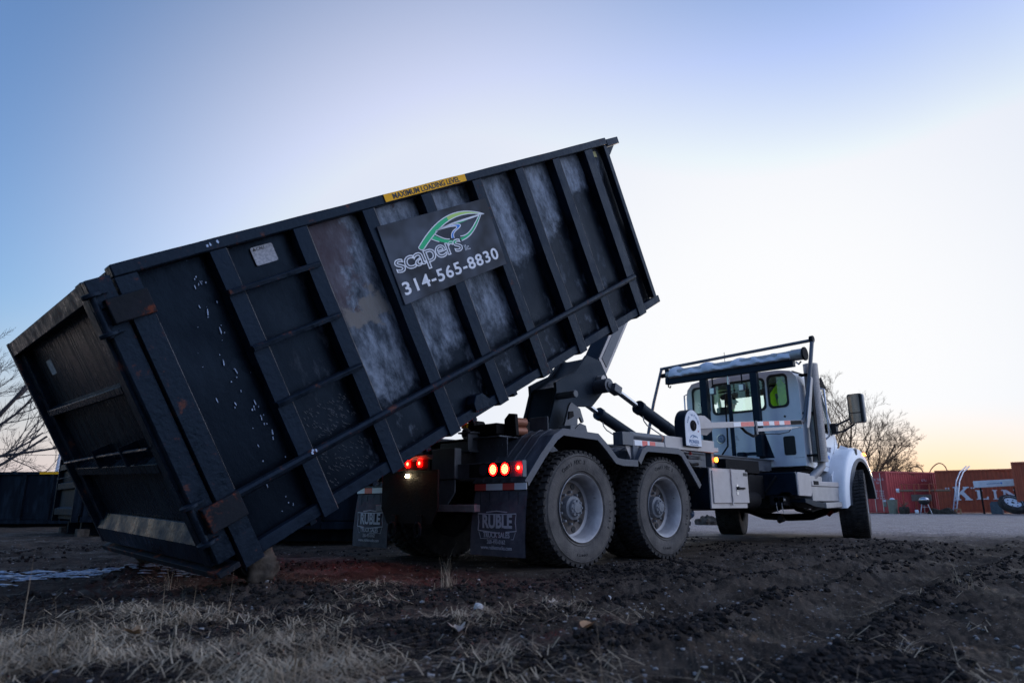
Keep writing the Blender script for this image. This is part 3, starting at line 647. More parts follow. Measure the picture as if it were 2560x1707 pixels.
# tailgate door with frame, two channels, sloping sill, locking rod
DR = MB().box(-.055, -.045, .16, 2.40, .05, 1.72).build('door', DOORM, D)
mb = MB(); mb.box(-.145, -.03, .075, .185, .045, 1.775); mb.box(-.145, -.03, 2.37, 2.43, .045, 1.775)
mb.box(-.142, -.03, .187, 2.368, 1.665, 1.770)
mb.box(-.105, -.03, 2.24, 2.368, .1, 1.66); mb.box(-.098, -.03, .187, .26, .1, 1.66)
mb.build('door_frame', RAILM, DR, .006)
for (a, b) in ((1.125, 1.205), (.622, .715)):
    mb = MB(); mb.prism([(-.058, a), (-.128, a+.012), (-.128, b-.022), (-.058, b)], .262, 2.238, 'y'); mb.build('door_channel', DOORM, DR, .004)
mb = MB(); mb.prism([(-.056, .05), (-.142, .05), (-.142, .175), (-.07, .272), (-.056, .272)], .187, 2.368, 'y'); mb.build('door_sill', BLK, DR, .004)
mb = MB(); mb.tube([(-.15, .20, .80), (-.15, 1.2, .785), (-.15, 2.35, .755)], .010)
for v in (.7, 1.35): mb.box(-.165, -.057, v, v+.02, .70, .83)
mb.build('locking_rod', RAILM, DR)
for w_ in (1.42, .60):
    for dz in (.035, -.05):
        MB().tube([(-.10, 2.40, w_+dz), (-.10, 2.50, w_+dz*1.1), (-.11, 2.545, w_+dz*1.4)], .014).build('door_latch', RAILM, DR)
    MB().box(-.12, -.08, 2.43, 2.475, w_-.07, w_+.07).build('latch_plate', RAILM, DR, .004)
st = MB().box(-.0565, -.0555, 1.77, 1.92, 1.42, 1.53).build('sticker', STK, DR)
MB().box(-.145, -.012, .002, .074, 1.60, 1.768).box(-.125, -.012, .02, .074, .05, 1.60).build('hinge_post', RAILM, D, .006)
MB().box(-.15, -.02, .0, 2.43, -.02, .012).box(-.16, -.15, .05, 2.43, -.022, .02).build('floor_lip', RUSTM, D, .004)
# rollers, caked in mud
for v in (.07, 2.06):
    for_near = v < 1
    hb = [MB().box(.02, .20, v+q, v+q+.03, -.10, -.0).build('roller_bracket', BLK, D, .004) for q in (.02, .25)]
    wh = MB().lathe([(.0, -.11), (.095, -.11), (.105, -.09), (.105, .09), (.095, .11), (0, .11)], 28, Matrix.Translation((.10, v+.15, -.075))).build('ground_roller', DARK, D)
def mud_lump(c, size, seed):
    rs = np.random.RandomState(seed); bm = bmesh.new(); bmesh.ops.create_icosphere(bm, subdivisions=4, radius=1)
    for v in bm.verts:
        n = v.co.copy(); m_ = max(abs(n.x), abs(n.y), abs(n.z)); v.co = n*(.55+.45/m_)
        k = float(vnoise(np.array([n.x*2.3+seed]), np.array([n.y*2.3+n.z*1.7]))[0])*.22+float(vnoise(np.array([n.x*7]), np.array([n.y*6+n.z*8]), 3)[0])*.09; v.co *= 1+k
        v.co = Vector((v.co.x*size[0], v.co.y*size[1], v.co.z*size[2]))
    me = bpy.data.meshes.new('caked_mud'); bm.to_mesh(me); bm.free(); me.materials.append(MUD)
    for p in me.polygons: p.use_smooth = True
    o = bpy.data.objects.new('caked_mud', me); COL.objects.link(o); o.parent = D; o.location = c
mud_lump((.12, .17, -.115), (.115, .12, .10), 3); mud_lump((.10, 2.22, -.13), (.13, .13, .13), 5)
# hook bail on the front wall
MB().tube([(5.0, 1.08, 1.25), (5.16, 1.10, 1.32), (5.16, 1.36, 1.32), (5.0, 1.38, 1.25)], .03).build('lifting_bail', BLK, D)
# decals
lab = MB().box(1.937, 2.813, -.0090, -.0050, 1.757, 1.8145).build('warning_label', YEL, D)
dtext('lettering', 'MAXIMUM LOADING LEVEL', .060, 2.375, -.0098, 1.783, BLKT, lab, off=.0012, sx=.985)
cs = MB(frame((0,0,0))).prism(rrect(.840, .998, 1.59, 1.71, .012), .082, .084, 'y').build('sticker', STK, D, label='worn silver caution sticker')
dtext('lettering', '▲CAU', .028, .893, .0815, 1.693, BLKT, cs)
MB().prism([(4.80, 1.665), (4.865, 1.66), (4.86, 1.72), (4.80, 1.725)], .0830, .0855, 'y').build('sticker', mat('faded_yellow_sticker', (.40,.38,.16), rough=.6), D, label='small faded yellow sticker')
# the sign: steel plate across the ribs
sg = MB().prism([(1.752, 1.006), (2.914, 1.000), (2.946, 1.578), (1.770, 1.606)], -.014, -.003, 'y').build('sign_plate', SIGNM, D, .002)
F = frame((0, -.0158, 0), (1,0,0), (0,0,1))
a0 = math.radians(.6)
def fit(me, x0, x1, y0, y1):
    X_ = [v.co.x for v in me.vertices]; Y_ = [v.co.y for v in me.vertices]; a, b, c, d = min(X_), max(X_), min(Y_), max(Y_)
    for v in me.vertices: v.co.x = x0+(v.co.x-a)/(b-a)*(x1-x0); v.co.y = y0+(v.co.y-c)/(d-c)*(y1-y0)
    return me
MB(frame((0, -.0155, 0), (1,0,0), (0,0,1))).mesh_in(fit(text_mesh('314-565-8830', .15, off=.0030, sp=1.12), 1.787, 2.855, 1.066, 1.166)).build('phone_number', WHT, sg, smooth=0)
# outlined word, letters stepping up along an arc-free baseline
sc_ = text_mesh('scapers', .215, outline=.0048, align='LEFT', sp=.90, sx=1.0)
fit(sc_, 1.790, 2.500, 1.188, 1.338)
for v in sc_.vertices: v.co.z *= .25
MB(frame((0, -.0160, 0), (1,0,0), (0,0,1))).mesh_in(sc_).build('brand_word', WHT, sg, smooth=0)
dtext('brand_word', 'llc.', .062, 2.545, -.016, 1.243, WHT, sg, outline=.0018)
def P(x, y):   # logo crop pixel -> local plane coordinates, affine through three measured points
    # (1190,495)->(2.870,1.456) (490,880)->(2.076,1.353) (1128,500)->(2.80,1.459)
    return _L(x, y)
_A = np.array([[1190, 495, 1], [490, 880, 1], [640, 720, 1], [760, 540, 1], [920, 620, 1], [940, 780, 1], [1130, 510, 1]], float)
_Bu = np.array([2.870, 2.076, 2.259, 2.430, 2.553, 2.515, 2.802]); _Bw = np.array([1.456, 1.353, 1.425, 1.521, 1.430, 1.315, 1.460])
_cu = np.linalg.lstsq(_A, _Bu, rcond=None)[0]; _cw = np.linalg.lstsq(_A, _Bw, rcond=None)[0]
def _L(x, y): q = np.array([x, y, 1.]); return (float(q@_cu), float(q@_cw))
def curve(pts): return [_L(*p) for p in pts]
def fillband(a, b, m, z=.0012, name='logo_leaf'):
    mb = MB(F); n = len(a); vs = [(p[0], p[1], z) for p in a]+[(p[0], p[1], z) for p in b]
    mb.add(vs, [(i, i+1, n+i+1, n+i) for i in range(n-1)]); return mb.build(name, m, sg, smooth=0)
n_ = 16
outT = curve(bez((478, 862), (640, 560), (850, 400), (1185, 492), 24)); inT = curve(bez((530, 882), (700, 610), (850, 470), (1150, 494), 24))
half = 13
fillband(outT[:half], inT[:half], GRN); fillband(outT[half-1:], inT[half-1:], LGRN)
brA = curve(bez((640, 722), (740, 600), (850, 640), (1130, 502), n_)); brB = curve(bez((655, 690), (760, 610), (930, 590), (1128, 510), n_))
fillband(curve(bez((850, 608), (930, 580), (1010, 530), (1130, 502), n_)), curve(bez((890, 606), (960, 590), (1010, 550), (1130, 508), n_)), GRN)
fillband(curve(bez((1130, 510), (1050, 660), (1010, 740), (915, 765), n_)), curve(bez((1142, 512), (1070, 700), (1020, 760), (930, 790), n_)), GRN)
fillband(curve(bez((625, 728), (700, 765), (760, 790), (870, 790), n_)), curve(bez((600, 768), (700, 800), (760, 830), (880, 815), n_)), GRN)
rivA = curve(bez((700, 660), (840, 610), (960, 590), (905, 650), n_)+bez((905, 650), (850, 700), (830, 710), (850, 765), 8)[1:]); rivB = curve(bez((700, 668), (830, 630), (900, 620), (870, 660), n_)+bez((870, 660), (815, 700), (815, 720), (822, 765), 8)[1:])
fillband(rivA, rivB, BLUE, .0016)
mb = MB(F)
for c in (outT, inT, brB, curve(bez((640, 722), (720, 760), (740, 775), (800, 775), n_)), curve(bez((600, 770), (640, 785), (660, 795), (690, 803), 8)), curve(bez((650, 700), (760, 610), (960, 560), (1130, 502), n_)),
          curve(bez((1130, 510), (1050, 660), (1010, 740), (915, 745), n_)), curve(bez((1150, 505), (1080, 700), (1020, 760), (930, 795), n_)), rivA, rivB, curve([(478, 862), (505, 885), (530, 882)]), curve([(1130, 502), (1190, 492)])):
    stroke(mb, c, .0075, .0030)
mb.build('logo_leaf', WHT, sg, smooth=0)
# paint splatter running down the first panel
mb = MB(); rs = random.Random(9)
spl = [(.45,1.735,1),(.46,1.66,2),(.43,1.62,4),(.47,1.585,5),(.49,1.57,4),(.41,1.59,2),(.42,1.43,3),(.43,1.415,4),(.40,1.39,2),(.47,1.30,3),(.465,1.28,4),(.48,1.22,2),(.53,1.44,2),(.38,1.16,1),(.40,1.12,2),(.43,1.02,4),(.44,1.00,3),(.38,.98,2),(.41,.90,1),(.36,.86,3),(.37,.84,2),(.45,.80,4),(.46,.77,4),(.47,.74,2),(.475,.70,5),(.48,.67,5),(.49,.63,5),(.40,.66,1),(.50,.58,5),(.51,.55,3),(.38,.55,1),(.37,.45,2),(.30,1.2,1),(.25,1.1,1),(.33,1.35,1),(.52,1.0,1),(.30,.9,1),(.46,.30,2),(.40,.22,1),(.44,.14,2),(.46,.13,3),(.39,.10,1),(.35,.33,2),(.50,.42,3)]
for u, w_, s in spl:
    for k in range(max(1, s//2)):
        cu, cw = u+rs.gauss(0, .012), w_+rs.gauss(0, .016); r = rs.uniform(.0011, .0030)*(1+.12*s); L2 = r*rs.choice((.9, 1.3, 2, 4.5, 6)); m = 8; rot = rs.uniform(-.4, .2)
        pts = []
        for i in range(m):
            a = 2*math.pi*i/m; x_, z_ = r*math.cos(a)*rs.uniform(.6, 1.3), L2*math.sin(a)*rs.uniform(.7, 1.2); pts.append((cu+x_*math.cos(rot)-z_*math.sin(rot), cw+z_*math.cos(rot)+x_*math.sin(rot)))
        mb.prism(pts, .0865, .0895, 'y')
for (u, w_) in ((.64, .385), (.66, .375), (.63, .37), (.55, 1.78), (.57, 1.785), (.62, 1.79)):
    v = -.036 if w_ < 1 else -.004
    mb.prism([(u+rs.uniform(.004, .010)*math.cos(a*.785), w_+rs.uniform(.006, .014)*math.sin(a*.785)) for a in range(8)], v-.002, v+.003, 'y')
absorb(near_wall, mb.build('paint_splatter', WPAINT, D, smooth=0))
# fine scratches near the foot of the ladder bay
mb = MB(); F2 = frame((0, .0855, 0), (1,0,0), (0,0,1))
for k in range(230):
    u, w_ = rs.uniform(.72, 1.08), rs.uniform(.08, .62); a = R(rs.gauss(62, 9)); l = rs.uniform(.006, .03)
    if abs(w_-.36) < .04: continue
    stroke(mb, [(u, w_), (u+l*math.cos(a), w_-l*math.sin(a)*.9)], .0009, .0012, F2)
absorb(near_wall, mb.build('scratches', mat('bare_metal_scratch', (.16,.17,.19), rough=.5), D, smooth=0))

# ================================================================ TRUCK (x forward, y towards its far side, z up; near rear tyre face at y=0)
T = empty('hook_lift_truck'); setp(T, 'white three-axle hoist truck standing on the dirt with its arm raised under the dumpster', 'truck')
def side(x=0, y=0, z=0): return frame((x, y, z), (1,0,0), (0,0,1))      # local xy -> X,Z, faces the near side
def rear(x=0, y=0, z=0): return frame((x, y, z), (0,-1,0), (0,0,1))     # local xy -> -Y,Z, faces backward
def B(name, m, *a, bev=.005, parent=None, **k): return MB().box(*a).build(name, m, parent or T, bev, **k)
# chassis
for y0 in (.79, 1.57): B('frame_rail', DARK, -.80, 7.9, y0, y0+.08, .76, 1.02)
for x in (-.6, .7, 2.6, 4.2, 5.4): B('cross_member', DARK, x, x+.08, .87, 1.57, .80, .98)
for y0 in (.76, 1.52):
    mb = MB(); mb.box(-.72, 5.62, y0, y0+.012, 1.05, 1.215).box(-.72, 5.66, y0-.03, y0+.15, 1.206, 1.222).box(-.72, 5.5, y0-.02, y0+.14, 1.03, 1.048)
    for k in range(18):
        mb.cyl((3.5+k*.06, y0-.001, 1.13), (3.5+k*.06, y0-.006, 1.13), .008, n=8)
    mb.build('hoist_rail', GREYP, T, .003)
B('hoist_deck', DARK, -.60, 4.9, .93, 1.50, 1.03, 1.10)
# axles
for x in (0, 1.372):
    MB().cyl((x, .35, .52), (x, 2.1, .52), .075).sphere((x, 1.22, .54), .22, (1, .8, 1)).build('rear_axle', DARK, T)
    for y in (.83, 1.60): B('spring_block', DARK, x-.12, x+.12, y-.05, y+.05, .56, .78)
MB().tube([(1.4, 1.22, .56), (3.6, 1.22, .62), (6.6, 1.22, .72)], .055).build('drive_shaft', DARK, T)
MB().tube([(7.1, .25, .50), (7.1, .55, .42), (7.1, .8, .33), (7.1, 1.22, .31), (7.1, 1.64, .33), (7.1, 1.9, .42), (7.1, 2.2, .50)], .06).build('front_axle', DARK, T)
for y in (.83, 1.61):
    MB().tube([(6.2, y, .60), (6.6, y, .46), (7.1, y, .40), (7.6, y, .46), (8.0, y, .6)], .045).build('leaf_spring', DARK, T)
MB().box(6.2, 7.9, .95, 1.5, .45, 1.1).build('engine_block', DARK, T, .04)
MB().tube([(5.2, .5, .34), (5.6, .7, .29), (6.4, 1.0, .29), (7.0, 1.3, .34)], .04).build('under_pipe', DARK, T)

# ---- wheels
def lugs(mb, rows, n, r0, r1, f=.72, zig=0):
    p = 2*math.pi/n
    for (y0, y1, off, taper) in rows:
        for k in range(n):
            a0 = (k+off)*p; a1 = a0+p*f; vs = []
            for (yy, da) in ((y0, 0), (y1, zig*p)):
                rr0, rr1 = r0, r1-(taper if ((yy == y0) == (off < .4)) and taper else 0)
                for r_, a in ((rr0, a0+da), (rr1, a0+da+.1*p), (rr1, a1+da-.1*p), (rr0, a1+da)): vs.append((r_*math.cos(a), yy, r_*math.sin(a)))
            mb.add(vs, [(0,3,2,1),(4,5,6,7),(0,1,5,4),(1,2,6,5),(2,3,7,6),(3,0,4,7)])
def make_tyre(w, drive=True):
    R1 = .53; rc = R1-.022; e = w
    prof = [(.300, .035), (.312, .012), (.345, -.002), (.40, -.010), (.46, -.006), (.495, .006), (rc, .022), (rc+.002, e/2), (rc, e-.022), (.495, e-.006), (.46, e+.006), (.40, e+.010), (.345, e+.002), (.312, e-.012), (.300, e-.035)]
    mb = MB(); mb.lathe(prof, 96)
    # moulded rings on the sidewall
    for r_ in (.335, .472): mb.lathe([(r_-.004, -.0095 if r_ > .4 else -.003), (r_, -.0135 if r_ > .4 else -.0065), (r_+.004, -.0085 if r_ > .4 else -.003)], 96)
    if drive: lugs(mb, [(.000, e*.24, 0, .012), (e*.27, e*.47, .45, 0), (e*.50, e*.71, .1, 0), (e*.74, e, .5, .012)], 46, rc-.02, R1, .74, .12)
    else:
        ws = [0, .17, .20, .38, .41, .59, .62, .80, .83, 1.0]
        for i in range(0, 10, 2): lugs(mb, [(ws[i]*e, (ws[i]+ws[i+1])/2*e, 0 if i else .05, 0), ((ws[i]+ws[i+1])/2*e, ws[i+1]*e, .12, 0)], 60, rc-.02, R1, .93, .22 if (i//2) % 2 else -.22)
    return mb
def wheel(x, y, mirror=False, w=.275, drive=True, inner=True, steer=0, rad=.53, lettering=None):
    hub = MB()
    hub.lathe([(0, .045), (.045, .045), (.055, .055), (.075, .058), (.080, .085), (.108, .092), (.112, .155), (.0, .155)], 32)
    for k in range(10):
        a = 2*math.pi*(k+.5)/10; hub.cyl((.143*math.cos(a), .152, .143*math.sin(a)), (.143*math.cos(a), .118, .143*math.sin(a)), .015, .012, n=6)
    for k in range(8):
        a = 2*math.pi*k/8; hub.cyl((.062*math.cos(a), .06, .062*math.sin(a)), (.062*math.cos(a), .044, .062*math.sin(a)), .009, n=6)
    root = hub.build('wheel', HUB, T)
    ty = make_tyre(w, drive).build('tyre', RUB, root)
    ty.data.materials.append(SIDEW)
    for p in ty.data.polygons:
        c = p.center; r_ = math.hypot(c.x, c.z)
        if r_ < .498 and (c.y < .03 or c.y > w-.03): p.material_index = 1
    rm = MB(); rm.lathe([(.306, .010), (.309, .002), (.306, -.004), (.299, .000), (.292, .012), (.280, .024), (.270, .055), (.264, .10), (.258, .140), (.238, .158), (.200, .163), (.155, .156), (.110, .156)], 64)
    if w > .3: pass
    rim = rm.build('rim', RIM, root); rim.data.materials.append(DISC)
    for p in rim.data.polygons:
        if math.hypot(p.center.x, p.center.z) < .246: p.material_index = 1
    hh = MB()
    for k in range(10):
        a = 2*math.pi*k/10; hh.lathe([(0, .1535), (.026, .1535), (.030, .157), (.030, .17)], 16, Matrix.Translation((.203*math.cos(a), 0, .203*math.sin(a))))
    hh.build('hand_hole', BLKT, root)
    if lettering:
        lt = MB()
        for body, r_, a0, a1, s in lettering: arc_text(lt, body, s, 0, 0, r_, R(a0), R(a1), frame((0, -.0105, 0), (1,0,0), (0,0,1)), off=.001)
        absorb(ty, lt.build('tyre_lettering', RUB, root))
    if inner:
        it = make_tyre(w, drive); F_ = Matrix.Translation((0, .33, 0)); it.v = [F_ @ v for v in it.v]; it.build('tyre', RUB, root)
        MB().lathe([(.30, .2), (.30, .56), (.1, .56), (.1, .4)], 32).build('rim', DARK, root)
    root.location = (x, y, rad-.012); s_ = rad/.53
    root.rotation_euler = (0, 0, (math.pi if mirror else 0)+steer); root.scale = (s_, 1, s_)
    return root
LT = [('Conti HDC 3', .412, 128, 84, .052), ('11 R 22.5', .412, 8, -26, .036), ('CONTI', .412, -84, -102, .028)]
w1 = wheel(0, 0, lettering=LT); w2 = wheel(1.372, 0, lettering=[(LT[0][0], .412, 112, 68, .052)]+LT[1:])
w1.rotation_euler.y = 0
def copy_wheel(src, x, y):
    c = src.copy(); COL.objects.link(c); c.location = (x, y, src.location.z); c.rotation_euler = (0, 0, math.pi)
    for ch in src.children:
        d = ch.copy(); COL.objects.link(d); d.parent = c
copy_wheel(w1, 0, 2.44); copy_wheel(w2, 1.372, 2.44)
wf = wheel(7.15, -.085, w=.40, drive=False, inner=False, steer=R(17), rad=.548)
wg = wf.copy(); COL.objects.link(wg); wg.location = (7.15, 2.52, wf.location.z); wg.rotation_euler = (0, 0, math.pi+R(17))
for ch in wf.children:
    d = ch.copy(); COL.objects.link(d); d.parent = wg

# ---- rear tandem fenders
def fender(y0, y1, outer):
    P1 = [(-.80, .74), (-.60, .97), (-.42, 1.15), (-.30, 1.213), (.21, 1.20), (.36, 1.10), (.50, .985), (.58, .975), (.84, .975)]
    P2 = [(.84, .975), (.93, 1.09), (1.02, 1.135), (1.60, 1.135), (1.70, 1.10), (1.90, .90), (2.04, .755)]
    for P_ in (P1, P2):
        mb = MB(); n = len(P_)
        # thin sheet
        up_ = P_; lo_ = [(x, z-.008) for x, z in P_]
        for i in range(n-1):
            mb.prism([lo_[i], lo_[i+1], up_[i+1], up_[i]], y0, y1, 'y')
        # ribs pressed into the top
        for yy in (y0+.15, y0+.27, y0+.39, y0+.51):
            for i in range(n-1):
                mb.prism([up_[i], up_[i+1], (up_[i+1][0], up_[i+1][1]+.010), (up_[i][0], up_[i][1]+.010)], yy, yy+.035, 'y')
        # outer lip
        yo = y0 if outer < 0 else y1
        def off(i):
            a = Vector(P_[max(i-1, 0)]); c = Vector(P_[min(i+1, n-1)]); t = (c-a).normalized(); return Vector((t.y, -t.x))
        for i in range(n-1):
            p, q = Vector(P_[i]), Vector(P_[i+1]); a, c = p+off(i)*.062, q+off(i+1)*.062
            mb.prism([tuple(p+Vector((0, .004))), tuple(q+Vector((0, .004))), tuple(c), tuple(a)], yo-.012, yo+.012, 'y')
        mb.build('rear_fender', PLAST, T, .003)
fender(-.045, .60, -1); fender(1.84, 2.485, 1)

# ---- rear end
mb = MB(); F = rear(-1.05)
mb.prism([(y, z) for y, z in ((.79, .86), (1.66, .86), (1.66, .52), (1.56, .38), (.89, .38), (.79, .52))], -1.05, -1.03, 'x'); hp = mb.build('tow_plate', DARK, T, .004)
B('light_panel', DARK, -1.06, -1.04, .92, 1.52, .862, .985)
for y in (1.04, 1.22, 1.40):
    MB().cyl((-1.062, y, .925), (-1.072, y, .925), .032, n=24).build('marker_light', REDM, T); 
for y in (1.04, 1.22, 1.40): MB().cyl((-1.0722, y, .925), (-1.0732, y, .925), .015, n=16).build('marker_light_core', REDC, T)
MB().cyl((-1.052, 1.23, .815), (-1.075, 1.23, .815), .014, n=16).build('work_light', WLIT, T)
MB().prism([(-1.06, .95), (-1.06, .99), (-1.14, .995), (-1.14, .985)], .85, 1.60, 'y').build('light_hood', DARK, T)
for y in (1.03, 1.42):
    MB().box(-1.075, -1.052, y-.03, y+.03, .36, .46).build('tow_mount', DARK, T, .004)
    MB().tube([(-1.08+.0, y+.042*math.cos(a), .33+.062*math.sin(a)) for a in [2*math.pi*i/16 for i in range(17)]], .013).build('tow_ring', RUSTM, T)
for s in (0, 1):
    fy = lambda y: 2.44-y if s else y
    def BB(name, m, x0, x1, y0, y1, z0, z1, **k): a, b = sorted((fy(y0), fy(y1))); return B(name, m, x0, x1, a, b, z0, z1, **k)
    BB('frame_end', GREYP, -.88, -.80, .76, 1.10, .78, 1.06)
    mb = MB(); mb.prism([(fy(.78), .775), (fy(1.08), .775), (fy(1.08), .55), (fy(.88), .55), (fy(.78), .66)], -.86, -.845, 'x'); mb.build('hitch_gusset', GREYP, T, .003)
    BB('underride_bar', mat('dusty_bumper_steel', (.17,.14,.145), (.27,.23,.235), .6, scale=9) if not s else bpy.data.materials['dusty_bumper_steel'], -.90, -.83, .46, 1.02, .488, .552)
    lb = BB('tail_light_bar', GREYP, -.84, -.79, -.07, .78, .772, .912)
    BB('tail_light_panel', DARK, -.8425, -.8405, .08, .60, .785, .90, parent=lb)
    for y, m in ((.40, REDD), (.272, REDL), (.125, REDL)):
        MB().cyl((-.842, fy(y), .845), (-.858, fy(y), .845), .054, .050, n=32).build('tail_light', m, lb)
        MB().lathe([(.052, .0), (.062, .0), (.062, .012), (.052, .016)], 32, frame((-.843, fy(y), .845), (0,1,0), (-1,0,0))).build('light_grommet', DARK, lb)
        if m is REDL:
            mb = MB()
            for rr_, nn_ in ((0, 1), (.017, 6), (.034, 12)):
                for i in range(nn_): a = 2*math.pi*i/nn_; mb.cyl((-.8582, fy(y)+rr_*math.cos(a), .845+rr_*math.sin(a)), (-.8592, fy(y)+rr_*math.cos(a), .845+rr_*math.sin(a)), .0074, n=8)
            mb.build('led_array', REDC, lb)
    MB().cyl((-.842, fy(-.035), .85), (-.856, fy(-.035), .85), .030, n=24).build('side_marker', REDL, lb)
    MB().cyl((-.8562, fy(-.035), .85), (-.8568, fy(-.035), .85), .016, n=24).build('side_marker_core', REDC, lb)
    # mudflap
    hb = BB('mudflap_hanger', DARK, -.79, -.775, -.07, .58, .665, .735)
    yy = [-.068, .075, .22, .43, .58]
    for i in range(4): BB('reflector_strip', REFR if i == 1 or i == 2 and False else (REFW if i % 2 == 0 else REFR), -.7935, -.7905, yy[i], yy[i+1]-.001, .672, .728, bev=0, parent=hb)
    zt, zb = .665, .128
    nzz = 14; vs = []; fs = []
    for j in range(nzz+1):
        t = j/nzz; z = zt+(zb-zt)*t; bulge = -.025*math.sin(t*math.pi*.8)-.03*t
        for k in range(9):
            q = k/8; y = -.065+.645*q+(.012*t*(q-.5)); xx = -.782+bulge+.006*math.sin(q*9+t*2)
            vs += [(xx, fy(y), z)]
    nv = len(vs); vs += [(x+.008, y, z) for x, y, z in vs]
    for j in range(nzz):
        for k in range(8):
            a = j*9+k; fs += [(a, a+1, a+10, a+9), (nv+a, nv+a+9, nv+a+10, nv+a+1)]
    fl = MB().add(vs, fs).build('mudflap', FLAP, T)
    def flx(z): t = (zt-z)/(zt-zb); return -.782-.025*math.sin(t*math.pi*.8)-.03*t-.0085
    yc = fy(.255)
    def ft(body, size, z, m=FLAPT, off=.001, sx=1):
        t_ = text('lettering', body, size, Matrix.Translation((0,0,0)) @ rear(flx(z), yc, z), m, fl, off=off, sx=sx); return t_
    for y in (.03, .14, .26, .38, .5): MB().box(flx(.62)+.002, flx(.62)+.006, fy(y)-.001, fy(y)+.001, .54, .655).build('flap_groove', DARK, fl)
    ft('RUBLE', .150, .405, off=.005, sx=.86)
    ft('TRUCK SALES', .062, .298, m=FLAPT, sx=.86)
    ft('260-493-0162', .050, .242, sx=.80, off=0)
    ft('www.rubletrucks.com', .046, .196, sx=.92, off=0)
    mb = MB(rear(flx(.40)-.0005, yc, 0))
    z0_, z1_ = .335, .475
    pts = [(-.235, z0_), (0, z0_-.018), (.235, z0_), (.225, (z0_+z1_)/2), (.235, z1_), (0, z1_-.006), (-.235, z1_), (-.225, (z0_+z1_)/2), (-.235, z0_)]
    stroke(mb, pts, .009, .001)
    stroke(mb, [(-.13, .487), (0, .497), (.13, .487)], .008, .001)
    stroke(mb, [(-.205, .268), (.205, .268)], .004, .001); stroke(mb, [(-.225, .325), (-.20, .268)], .004, .001); stroke(mb, [(.225, .325), (.20, .268)], .004, .001)
    mb.build('emblem_outline', FLAPT, fl, smooth=0)

# ---- hoist rear end: rollers and brackets
mb = MB(); mb.prism([(.34, 1.17), (.50, 1.17), (.50, 1.33), (.44, 1.38), (.36, 1.37)], -.50, -.46, 'x'); mb.box(-.46, -.10, .485, .50, 1.17, 1.33); mb.build('roller_housing', DARK, T, .004)
for z in (1.215, 1.30): MB().cyl((-.48, .405, z), (-.34, .38, z), .042, n=24).build('guide_roller', COPPER, T)
MB().box(-.20, -.19, .22, .46, 1.17, 1.36).build('roller_plate', GREYP, T, .004)
B('hoist_tail_box', DARK, -.60, -.30, .50, .86, 1.19, 1.29)
B('hoist_tail_floor', GREYP, -.66, -.1, .40, 1.60, 1.15, 1.165)
MB().cyl((-.62, .92, 1.22), (-.42, .92, 1.22), .055, n=28).build('rear_bushing', STEEL, T)
MB().cyl((-.625, .92, 1.22), (-.63, .92, 1.22), .034, n=28).build('rear_bushing_bore', DARK, T)
MB().sphere((-.55, .86, 1.30), .05).cyl((-.6, .86, 1.3), (-.45, .86, 1.3), .045).build('rear_knuckle', DARK, T)
MB().box(-.62, -.45, .90, .98, 1.27, 1.32).build('grease_plate', YEL, T, .004)
mb = MB(); mb.box(-.66, -.64, .80, 1.25, .99, 1.14)
for i in range(7): mb.box(-.668, -.66, .83+i*.06, .85+i*.06, 1.0, 1.06)
mb.build('rear_bracket', GREYP, T, .003)
mb = MB(); mb.box(-.60, -.59, .36, .80, .92, 1.15)
for y in (.42, .48, .54, .60, .66): mb.cyl((-.60, y, 1.08), (-.606, y, 1.08), .009, n=10)
mb.build('drilled_plate', GREYP, T, .003)

# ---- lifting arm
mb = MB(); mb.prism([(.60, 1.22), (.62, 1.38), (.71, 1.62), (.77, 1.80), (.76, 1.90), (.90, 1.97), (1.11, 2.06), (1.34, 2.30), (1.60, 2.26), (1.74, 2.06), (1.70, 1.94), (1.56, 1.81), (1.41, 1.68), (1.20, 1.66), (.98, 1.64), (.95, 1.22)], .96, 1.00, 'y')
mb.prism([(.60, 1.22), (.62, 1.38), (.71, 1.62), (.77, 1.80), (.76, 1.90), (.90, 1.97), (1.11, 2.06), (1.34, 2.30), (1.60, 2.26), (1.74, 2.06), (1.70, 1.94), (1.56, 1.81), (1.41, 1.68), (1.20, 1.66), (.98, 1.64), (.95, 1.22)], 1.36, 1.40, 'y')
mb.prism([(.63, 1.25), (.66, 1.42), (.80, 1.85), (1.14, 2.04), (1.34, 2.26), (1.56, 2.22), (1.62, 1.95), (1.36, 1.72), (.93, 1.66), (.92, 1.25)], 1.001, 1.359, 'y')
arm = mb.build('lifting_arm', ARMM, T, .005)
e0, e1 = Vector((1.50, 2.14)), Vector((2.50, 3.10)); dd = (Vector((2.334, 2.881))-Vector((1.82, 2.116))).normalized(); nn = Vector((-dd.y, dd.x))
a = Vector((1.78, 2.06)); tip = a+dd*1.28
mb = MB(); mb.prism([tuple(a), tuple(tip), tuple(tip+nn*.24), tuple(a+nn*.24)], 1.06, 1.30, 'y'); mb.build('telescopic_jib', ARMM, arm, .006)
mb = MB(); mb.prism([tuple(a+dd*.06+nn*.01), tuple(a+dd*1.2+nn*.01), tuple(a+dd*1.2+nn*.225), tuple(a+dd*.16+nn*.225)], 1.048, 1.058, 'y'); mb.build('jib_side_plate', TAUPE, arm, .003)
mb = MB(); mb.prism([tuple(a+dd*.16+nn*.05), tuple(a+dd*1.1+nn*.05), tuple(a+dd*1.1+nn*.185), tuple(a+dd*.2+nn*.185)], 1.040, 1.047, 'y'); mb.build('jib_panel', GREYP, arm, .003)
elb = tip+nn*.12; hk = Vector((.98, 4.04))
mb = MB(); d2 = (hk-elb).normalized(); n2 = Vector((-d2.y, d2.x))*.11
